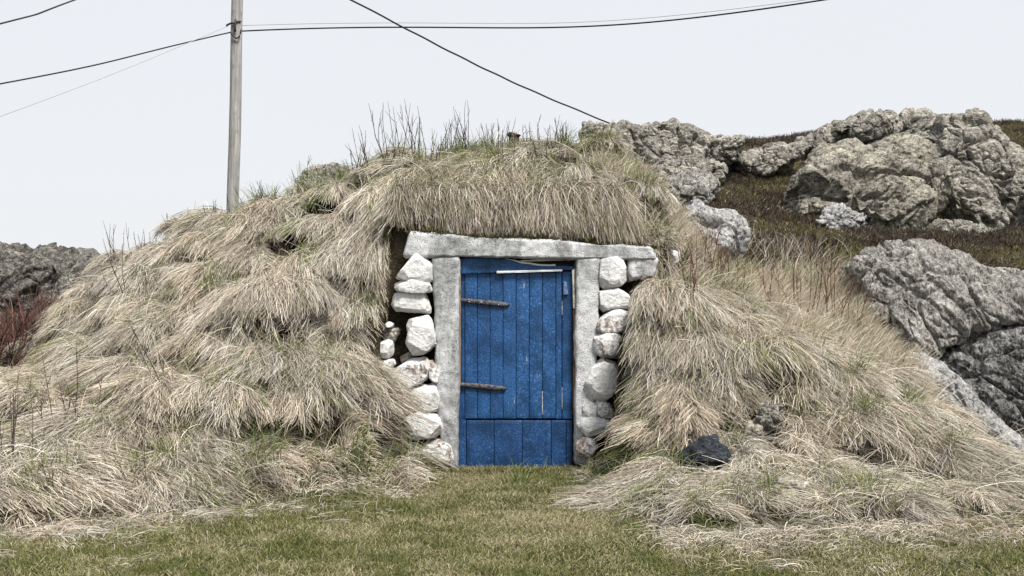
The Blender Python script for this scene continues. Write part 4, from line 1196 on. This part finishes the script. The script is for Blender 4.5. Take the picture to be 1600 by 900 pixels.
    hdir = hdir / (np.linalg.norm(hdir, axis=1, keepdims=True) + 1e-6)
    grav = .25 + .6 * np.clip(m, 0, 1.3)
    up = lup[idx]
    d0 = unit(np.concatenate([hdir * (1.0 - .45 * up)[:, None] + lr[idx] * .3, (.15 + up)[:, None]], 1) + rng.normal(0, .07, (N, 3)))
    L = ll[idx] * rng.uniform(.6, 1.12, N)
    ljit = rng.normal(0, .085, (n_, len(lx), 3))
    hoff = rng.gamma(1.6, .009, N) + stray * rng.uniform(0, .05, N)
    tr = turn[idx] + rng.normal(0, .15, N)
    P = np.zeros((N, n_, 3)); P[:, 0] = root
    d, p = d0, root
    step = (L / (n_ - 1))[:, None]
    for i in range(1, n_):
        hd = rot2(hdir, tr * i / n_)
        tgt = unit(np.concatenate([hd, -(grav * (.5 + .9 * i / n_))[:, None]], 1))
        d = unit(d * .64 + tgt * .36 + ljit[i][idx] + rng.normal(0, .05, (N, 3)))
        q = p + d * step
        g = H(q[:, 0], q[:, 1]) + hoff
        q[:, 2] = np.maximum(q[:, 2], g)
        dd_ = q - p
        ln = np.linalg.norm(dd_, axis=1, keepdims=True)
        q = p + dd_ * np.minimum(1, 1.2 * step / (ln + 1e-9))
        d = unit(q - p); p = q
        P[:, i] = p
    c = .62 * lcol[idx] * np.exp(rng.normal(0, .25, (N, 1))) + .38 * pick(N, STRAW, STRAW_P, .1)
    g = grn[idx] & (rng.uniform(size=N) < .7)
    c[g] = pick(g.sum(), GREEN)
    dk = rng.uniform(size=N) < .20
    c[dk] *= .38
    ok = clear_door(P)
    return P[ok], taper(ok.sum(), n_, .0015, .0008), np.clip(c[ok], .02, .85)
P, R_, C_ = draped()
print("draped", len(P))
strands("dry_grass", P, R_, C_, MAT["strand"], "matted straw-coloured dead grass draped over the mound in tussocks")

# --- single long bleached stalks lying across the tussocks
def stalks():
    n_ = 9
    N = int(1300 * DENS)
    x = rng.uniform(-4.6, 4.2, N); y = rng.uniform(-2.2, 1.8, N)
    keep = allowed(x, y) & ~((x > 1.6) & (y > .6)) & (y < .9) & ~((np.abs(x) < 1.25) & (y < .6))
    x, y = x[keep], y[keep]; N = len(x)
    root = np.stack([x, y, H(x, y)], 1)
    a_ = rng.uniform(-1.9, 1.9, N)
    hd = np.stack([np.sin(a_), -np.cos(a_)], 1)
    d0 = unit(np.concatenate([hd * rng.uniform(.2, 1, (N, 1)), rng.uniform(.3, 1.1, (N, 1))], 1))
    tgt = unit(np.concatenate([hd, rng.uniform(-.9, .1, (N, 1))], 1))
    P = grow(root, d0, tgt, rng.uniform(.15, .45, N), n_, .16, rng.uniform(.0, .06, N), .07)
    ok = clear_door(P)
    return P[ok], taper(ok.sum(), n_, .0017, .0009), pick(ok.sum(), np.array([(.80, .74, .63), (.70, .62, .49), (.62, .55, .45)]), None, .1)
P, R_, C_ = stalks()
strands("loose_stalks", P, R_, C_, MAT["strand"], "single long bleached grass stalks lying across the tussocks")

# --- fringe hanging over the lintel
def fringe():
    n_ = 9
    N = int(24000 * DENS)
    x = rng.uniform(-1.05, 1.3, N)
    y = rng.uniform(.09, .36, N) + .06 * fbm2(x, x * 0, .2, 2, 4)
    lock = np.floor(x / .035) + 91 * np.floor(y / .06)
    lr_ = (np.sin(lock * 12.9898) * 43758.5453) % 1.0
    root = np.stack([x, y, H(x, y) - .01], 1)
    ang = .10 + .8 * fbm2(x, y, .3, 2, 3) + (lr_ - .5) * 1.1 + rng.normal(0, .28, N)
    hd = rot2(np.tile([[0., -1.]], (N, 1)), ang)
    tgt = unit(np.concatenate([hd * .33, np.full((N, 1), -1.)], 1))
    d0 = unit(np.concatenate([hd, rng.uniform(-.25, .3, (N, 1))], 1) + rng.normal(0, .14, (N, 3)))
    zt = lintel_top(np.clip(x, -1, 1.05)) + .16 * np.clip(fbm2(x, x * 0, .14, 3, 28), 0, 1) + .05 * fbm2(x, x * 0, .25, 2, 8)
    L = np.clip((root[:, 2] - zt) * rng.uniform(.3, 1.05, N) + .10, .10, .55) * (.7 + .5 * lr_)
    hoff = rng.gamma(2.0, .015, N)
    P = grow(root, d0, tgt, L, n_, .26, hoff, .11, follow=True)
    c = pick(N, STRAW * np.array([.92, .9, .88]), STRAW_P) * (1 + .25 * fbm2(x, y, .3, 2, 19)[:, None])
    c *= np.exp(rng.normal(0, .25, (N, 1)))
    g = (rng.uniform(size=N) < .16)
    c[g] = pick(g.sum(), np.array([(.22, .23, .11), (.15, .18, .07), (.27, .25, .15)]))
    g = (rng.uniform(size=N) < .14)
    c[g] = pick(g.sum(), np.array([(.09, .06, .04), (.14, .10, .07)]))
    zmin = P[..., 2].min(1)
    ok = (zmin > lintel_top(x) + .05 + .10 * fbm2(x, x * 0, .12, 3, 29) - .11 * rng.uniform(size=N) ** .6) | (x > 1.0)
    return P[ok], taper(ok.sum(), n_, .0016, .0006), np.clip(c[ok], .02, .85)
P, R_, C_ = fringe()
print("fringe", len(P))
strands("hanging_grass", P, R_, C_, MAT["strand"], "thick fringe of dry grass hanging over the concrete lintel")

# --- upright pale grass: right shoulder of the roof, hollow behind the right wing, rock foot
def upright():
    n_ = 6
    N0 = int(150000 * DENS)
    x = rng.uniform(-4.8, 5.5, N0); y = rng.uniform(-1.5, 4.2, N0)
    a1 = in_poly(x, y, [(.75, .4), (1.45, .4), (1.6, .2), (1.75, .9), (2.0, 2.2), (1.2, 2.3), (.7, 1.6)])
    a2 = in_poly(x, y, [(1.25, .1), (1.9, -.05), (3.0, .0), (3.7, -.1), (3.9, .5), (3.6, 1.6), (3.3, 2.4), (2.35, 2.3), (1.9, 1.4), (1.5, .8)])
    dens = np.where(a1 | a2, 1.0, np.where((x > 1.0) & (x < 3.5) & (y > -.35), .13, .035))
    keep = (rng.uniform(size=N0) < dens) & allowed(x, y) & ~((x > 3.9) & (y > 0.6))
    x, y = x[keep], y[keep]
    inn = (a1 | a2)[keep]
    N = len(x)
    root = np.stack([x, y, H(x, y) - .02], 1)
    lean = .35 * fbm2(x, y, .5, 2, 23)
    d0 = unit(np.stack([lean + rng.normal(.02, .2, N), rng.normal(-.12, .22, N), np.ones(N)], 1))
    tgt = unit(np.stack([lean * 2 + rng.normal(.25, .45, N), rng.normal(-.5, .4, N), rng.uniform(-.9, .5, N)], 1))
    L = np.where(inn, rng.uniform(.14, .38, N), rng.uniform(.15, .40, N)) * np.where(y > .3, np.where(x < 2.0, .62, .85), 1)
    P = grow(root, d0, tgt, L, n_, .16, np.zeros(N), .05, follow=False)
    c = pick(N, np.array([(.64, .575, .46), (.54, .47, .36), (.66, .61, .53), (.42, .33, .22)]), [.4, .3, .2, .1])
    g = (fbm2(x, y, .35, 2, 55) > .25) & (rng.uniform(size=N) < .45)
    c[g] = pick(g.sum(), GREEN)
    ok = clear_door(P)
    return P[ok], taper(ok.sum(), n_, .0019, .0006), c[ok]
P, R_, C_ = upright()
print("upright", len(P))
strands("upright_grass", P, R_, C_, MAT["strand"], "pale upright dead grass in the hollow right of the cellar")

# --- fresh green tufts scattered over the mound
def tufts():
    n_ = 5
    spots = [seat(px, py) for px, py in [(330, 445), (335, 455), (230, 460), (130, 560), (640, 245), (590, 262), (540, 275), (500, 285), (520, 282), (720, 232), (690, 240), (750, 236), (960, 262), (985, 285), (1000, 300), (400, 325), (430, 318), (375, 345), (470, 305),
             (880, 215), (930, 225), (610, 420), (540, 560), (580, 540), (450, 590), (1300, 560), (1340, 600), (1370, 650), (1400, 640), (1460, 700), (1180, 700), (1060, 745), (990, 745), (1240, 770), (1350, 780), (430, 735), (350, 760), (560, 730), (900, 730), (930, 740), (1000, 800), (1100, 805), (210, 760), (60, 800), (340, 690), (480, 690), (1330, 530), (1280, 545), (1420, 600), (945, 735), (260, 720)]]
    for _ in range(130):
        spots.append(hit(rng.uniform(0, 1560), rng.uniform(230, 810), 6, 12))
    S_ = np.array(spots)
    M = len(S_); K = int(90 * DENS)
    idx = np.repeat(np.arange(M), K); N = len(idx)
    sp = rng.uniform(.03, .13, M)[idx]
    x = S_[idx, 0] + rng.normal(0, 1, N) * sp; y = S_[idx, 1] + rng.normal(0, 1, N) * sp
    keep = allowed(x, y) | (is_lawn(x, y) & (y > -1.2))
    x, y = x[keep], y[keep]; N = len(x)
    root = np.stack([x, y, H(x, y) - .01], 1)
    d0 = unit(np.stack([rng.normal(0, .35, N), rng.normal(-.1, .35, N), np.ones(N)], 1))
    tgt = unit(np.stack([rng.normal(.1, .6, N), rng.normal(-.4, .6, N), rng.uniform(-.6, .6, N)], 1))
    L = rng.uniform(.08, .26, N)
    P = grow(root, d0, tgt, L, n_, .2, np.zeros(N), .05, follow=False)
    ok = clear_door(P)
    return P[ok], taper(ok.sum(), n_, .0022, .0006), pick(N, GREEN, None, .2)[ok]
P, R_, C_ = tufts()
print("tufts", len(P))
strands("green_grass", P, R_, C_, MAT["blade"], "fresh green grass tufts coming up through the dead turf")

# --- lawn blades
def lawn_grass():
    n_ = 4
    N0 = int(470000 * DENS)
    # density follows what the camera can resolve: more blades close by
    d = rng.uniform(4.9, 9.1, N0)
    x = rng.uniform(-.52, .52, N0) * d * 1.02
    y = d - D0
    keep = (is_lawn(x + rng.normal(0, .12, N0), y - np.abs(rng.normal(0, .35, N0)) * (y < -.8)) | ((np.abs(x) < 1.15) & (y > -.75))) & (y < -.02 - .1 * (np.abs(x) > .5))
    x, y = x[keep], y[keep]; N = len(x)
    root = np.stack([x, y, H(x, y) - .004], 1)
    hd = fbm2(x, y, .25, 2, 61) * 2.5
    d0 = unit(np.stack([np.sin(hd) * .4 + rng.normal(0, .45, N), np.cos(hd) * -.2 + rng.normal(-.05, .45, N), np.ones(N)], 1))
    tgt = unit(np.stack([rng.normal(0, .8, N), rng.normal(-.1, .8, N), rng.uniform(-.9, .5, N)], 1))
    patch = fbm2(x, y, .55, 4, 71) + .5 * fbm2(x, y, .14, 2, 72)
    L = rng.uniform(.02, .055, N) * (1 + .35 * patch)
    P = grow(root, d0, tgt, L, n_, .3, np.zeros(N), .08, follow=False)
    # straw is commoner toward the middle distance, green in front and by the door
    pg = np.clip(.62 + 1.05 * patch + .16 * sstep(-2.0, -3.6, y) - .05, .05, .95)
    g = rng.uniform(size=N) < pg
    c = pick(N, np.array([(.27, .24, .14), (.36, .32, .205), (.17, .145, .075), (.21, .20, .095)]), None, .18)
    c[g] = pick(g.sum(), np.array([(.075, .09, .024), (.12, .125, .036), (.045, .06, .017), (.15, .145, .045)]), None, .2)
    return P, taper(N, n_, .0016, .0007), c
P, R_, C_ = lawn_grass()
print("lawn", len(P))
strands("lawn_grass", P, R_, C_, MAT["blade"], "short patchy lawn grass, part green and part straw")

# --- heather and moss of the heath slope, red scrub at far left
def heather():
    n_ = 4
    M = int(15000 * DENS)
    x = rng.uniform(.5, 10.8, M); y = rng.uniform(2.6, 13.2, M)
    keep = ~in_poly(x, y, [(1.2, 0), (3.8, 0), (3.6, 2.4), (2.1, 3.4), (1.4, 2.2)])
    x, y = x[keep], y[keep]
    x2 = rng.uniform(-7.9, -3.4, 1500); y2 = rng.uniform(2.0, 6.5, 1500)
    k2 = (x2 < -4.7 - .25 * (y2 - 2))
    nm = len(x)
    x = np.concatenate([x, x2[k2]]); y = np.concatenate([y, y2[k2]])
    red = np.arange(len(x)) >= nm
    M = len(x)
    kind = fbm2(x, y, 1.0, 3, 33) + .25 * rng.normal(size=M)
    K = 34
    idx = np.repeat(np.arange(M), K); N = len(idx)
    sp = .10
    xx = x[idx] + rng.normal(0, sp, N); yy = y[idx] + rng.normal(0, sp, N)
    root = np.stack([xx, yy, H(xx, yy) - .02], 1)
    out = np.stack([xx - x[idx], yy - y[idx]], 1) / sp
    d0 = unit(np.concatenate([out * .5, np.ones((N, 1))], 1) + rng.normal(0, .5, (N, 3)))
    tgt = unit(np.concatenate([out * .5, rng.uniform(-.5, .8, (N, 1))], 1) + rng.normal(0, .5, (N, 3)))
    bushy = (kind[idx] < .0)
    L = np.where(bushy, rng.uniform(.04, .13, N), rng.uniform(.02, .07, N))
    L = np.where(red[idx], rng.uniform(.3, .75, N), L)
    P = grow(root, d0, tgt, L, n_, .25, np.zeros(N), .15, follow=False)
    brown = pick(N, np.array([(.028, .022, .017), (.052, .034, .024), (.02, .018, .014), (.085, .058, .04)]), None, .25)
    olive = pick(N, np.array([(.10, .095, .028), (.065, .07, .022), (.16, .135, .045), (.21, .18, .07)]), None, .25)
    redc = pick(N, np.array([(.10, .04, .035), (.06, .03, .028), (.13, .07, .05), (.05, .04, .03)]), None, .25)
    c = np.where((kind[idx] > -.02)[:, None], olive, brown)
    gr_ = fbm2(x, y, .7, 3, 36)
    straw = rng.uniform(size=N) < .02 + .4 * sstep(.2, .45, gr_)[idx]
    c[straw] = pick(straw.sum(), STRAW * .62)
    c = np.where(red[idx][:, None], redc, c)
    return P, taper(N, n_, .0034, .002), c
P, R_, C_ = heather()
print("heather", len(P))
strands("heather", P, R_, C_, MAT["strand"], "dark brown heather and olive moss on the heath slope")

# --- dark moss cushion along the top of the lintel
def moss():
    n_ = 3
    N = int(26000 * DENS)
    x = rng.uniform(-.83, 1.12, N); y = rng.uniform(-.06, .12, N)
    dens = sstep(-.15, .25, fbm2(x, y * 3, .16, 3, 91)) * np.where(x > .15, 1., .35)
    keep = rng.uniform(size=N) < dens
    x, y = x[keep], y[keep]; N = len(x)
    hgt = np.clip(.045 * sstep(-.1, .5, fbm2(x, y, .12, 2, 92)) + .01, 0, .06)
    root = np.stack([x, y, lintel_top(x) + hgt * rng.uniform(0, 1, N) - .012], 1)
    d0 = unit(np.stack([rng.normal(0, .5, N), rng.normal(-.6, .4, N), rng.normal(.5, .4, N)], 1))
    P = grow(root, d0, unit(rng.normal(0, 1, (N, 3))), rng.uniform(.012, .03, N), n_, .2, np.zeros(N), .1, follow=False)
    c = pick(N, np.array([(.075, .075, .015), (.11, .10, .02), (.04, .045, .012), (.03, .026, .016)]), None, .25)
    return P, taper(N, n_, .0022, .0012), c
P, R_, C_ = moss()
strands("moss", P, R_, C_, MAT["strand"], "dark green moss cushions along the top edge of the lintel")

# ------------------------------------------------------------------ bare twiggy shrubs
def shrub(label, base, hgt, n_stem, spread, lean, mat, seed, width=.05, group="bare shrubs on the turf", r0=.0042):
    r_ = np.random.default_rng(seed)
    VV, QQ, CC = [], [], []
    off = 0
    def add(path, rad):
        nonlocal off
        V_, Q_, caps = tube_mesh(path, rad, 5)
        VV.append(V_); QQ.append(Q_ + off); CC.extend([c_ + off for c_ in caps]); off += len(V_)
    for s in range(n_stem):
        bx = base[0] + r_.normal(0, width); by = base[1] + r_.normal(0, width * .6)
        b = np.array([bx, by, float(H(np.array([bx]), np.array([by]))[0]) - .05])
        L = hgt * r_.uniform(.55, 1.05)
        d = np.array([lean + r_.normal(0, spread), r_.normal(-.03, spread * .7), 1.0]); d /= np.linalg.norm(d)
        pts = [b]; n_ = 8
        for i in range(n_):
            d = d + np.array([r_.normal(0, .07), r_.normal(0, .07), .04]); d /= np.linalg.norm(d)
            pts.append(pts[-1] + d * (L + .05) / n_)
        pts = np.array(pts)
        add(pts, np.linspace(r0, r0 * .33, n_ + 1) * r_.uniform(.8, 1.2))
        for q in range(r_.integers(1, 4)):
            i = r_.integers(2, n_ - 1)
            bd = pts[i + 1] - pts[i]; bd /= np.linalg.norm(bd)
            bd = bd + r_.normal(0, .42, 3) * np.array([1, 1, .4]); bd /= np.linalg.norm(bd)
            l = L * r_.uniform(.10, .34)
            bp = [pts[i]]
            for _ in range(4):
                bd = bd + r_.normal(0, .08, 3) + np.array([0, 0, .08]); bd /= np.linalg.norm(bd)
                bp.append(bp[-1] + bd * l / 4)
            add(np.array(bp), np.linspace(r0 * .6, r0 * .28, 5))
        for i in range(3, n_):      # buds
            if r_.uniform() < .7:
                o_ = r_.normal(0, 1, 3); o_ /= np.linalg.norm(o_)
                add(np.array([pts[i], pts[i] + o_ * .006, pts[i] + o_ * .011]), [.0022, .0026, .0008])
    V = np.concatenate(VV); Q = np.concatenate(QQ)
    return tag(mesh_obj("bare_shrub", V, [Q, np.array(CC)], MAT[mat], origin=base), label, "shrub", group)

SH = [  # px, py, height px, stems, spread, lean, material, label
    (612, 256, 105, 7, .20, -.12, "twig", "tallest bare shrub fanning up from the roof crest"),
    (572, 268, 62, 4, .22, -.35, "twig", "bare stems leaning left beside the tallest crest shrub"),
    (650, 246, 82, 5, .12, .0, "twig", "upright bare shrub just right of the tallest crest shrub"),
    (672, 242, 60, 3, .08, .02, "twig", "three thin stems between the second and third crest shrubs"),
    (706, 232, 62, 7, .14, .02, "twig", "dense bare shrub over the green tuft on the crest"),
    (730, 228, 74, 5, .13, -.05, "twig", "bare shrub with the highest stems in the middle of the crest"),
    (762, 222, 50, 3, .18, -.2, "twig", "crooked two-branched twig left of the vent pipe"),
    (782, 218, 48, 3, .15, .0, "twig", "slim twigs standing right beside the vent pipe"),
    (832, 216, 46, 4, .16, -.1, "twig", "slanting bare twigs just right of the vent pipe"),
    (868, 216, 50, 4, .12, .05, "twig", "upright thin twigs at the right end of the roof crest"),
    (795, 262, 48, 2, .1, .0, "twig", "short twig pair rising from the roof below the vent pipe"),
    (850, 262, 56, 3, .16, -.25, "twig", "leaning twigs growing on the roof front below the crest"),
    (555, 275, 55, 3, .2, .02, "twig", "curved bare twigs between the skyline rock and the crest"),
    (510, 268, 42, 4, .2, -.1, "twig", "low branched twigs on top of the skyline rock"),
    (475, 295, 46, 2, .2, -.3, "twig", "faint thin stems left of the skyline rock"),
    (430, 322, 44, 3, .16, -.1, "twig", "pale sparse stems midway between pole and skyline rock"),
    (372, 345, 48, 4, .18, -.05, "twig", "dark twigs crossing the foot of the utility pole"),
    (328, 356, 44, 3, .06, .0, "twig", "straight dark twig just left of the pole's foot"),
    (295, 362, 36, 4, .2, -.15, "twig", "short spiky twigs on the left shoulder of the mound"),
    (265, 370, 34, 4, .22, -.1, "twig", "low twigs on the mound's skyline left of the shoulder"),
    (222, 388, 46, 6, .12, .0, "twig", "bushy upright clump of dark stems on the left skyline"),
    (188, 412, 60, 6, .14, -.2, "twig", "dark branching shrub at the left end of the skyline"),
    (200, 470, 90, 3, .14, -.42, "twig", "long bare branch reaching left over the mound's edge"),
    (120, 400, 40, 5, .3, .0, "twig", "faint twigs on the right top of the mossy rock face"),
    (40, 392, 50, 6, .25, .0, "twig", "tall faint twigs on the left top of the mossy rock face"),
    (28, 730, 170, 6, .16, -.04, "twig", "tall reddish bare shrub at the left edge"),
    (75, 690, 120, 3, .14, .06, "twig", "thin leaning stems right of the left-edge shrub"),
    (125, 690, 130, 4, .18, -.22, "twig", "dark stems leaning left low on the mound"),
    (90, 790, 100, 3, .16, -.05, "twig", "slim dark stems in the flattened grass at lower left"),
    (215, 800, 120, 3, .2, -.2, "twig", "bent bare stems over flattened grass left of the lawn"),
    (260, 610, 110, 3, .2, -.4, "twig", "slanting bare stems low on the left face of the mound"),
    (300, 650, 80, 2, .2, .4, "twig", "pair of stems arching over a dark hollow in the tussocks"),
    (1118, 460, 80, 7, .16, .05, "twig_red", "thicket of red-brown stems at the right shoulder of the cellar"),
    (1085, 480, 86, 6, .16, -.05, "twig_red", "red-brown stems just right of the right stone pier"),
    (1150, 470, 72, 6, .16, .02, "twig_red", "fine reddish stems in front of the white boulder"),
    (1205, 490, 74, 5, .18, .05, "twig_red", "branched red-brown shrub at the near edge of the pale hollow"),
    (1238, 500, 80, 6, .16, .02, "twig_red", "dense red-brown shrub in the middle of the pale hollow"),
    (1268, 500, 110, 6, .10, .03, "twig_red", "tallest red-brown stems standing in the pale hollow"),
    (1300, 520, 96, 5, .16, .1, "twig_red", "forked red-brown shrub nearest the bedrock hump"),
    (1335, 520, 70, 3, .2, .15, "twig_red", "sparse leaning stems at the foot of the bedrock hump"),
]
for k, (px, py, hp, ns, spd, ln, mt, lab) in enumerate(SH):
    b = seat(px, py)
    d = b[1] + D0
    shrub(lab, tuple(b), hp * (1.5 if mt == 'twig_red' else 1.12) * d / F_PX, ns + (2 if 560 < px < 890 else 0), spd, ln, mt, 500 + k, .02 + .012 * ns ** .5 * (1.2 if ns > 5 else 1), r0=(.0052 if mt == 'twig_red' else .0042) if d < 12 else .006)
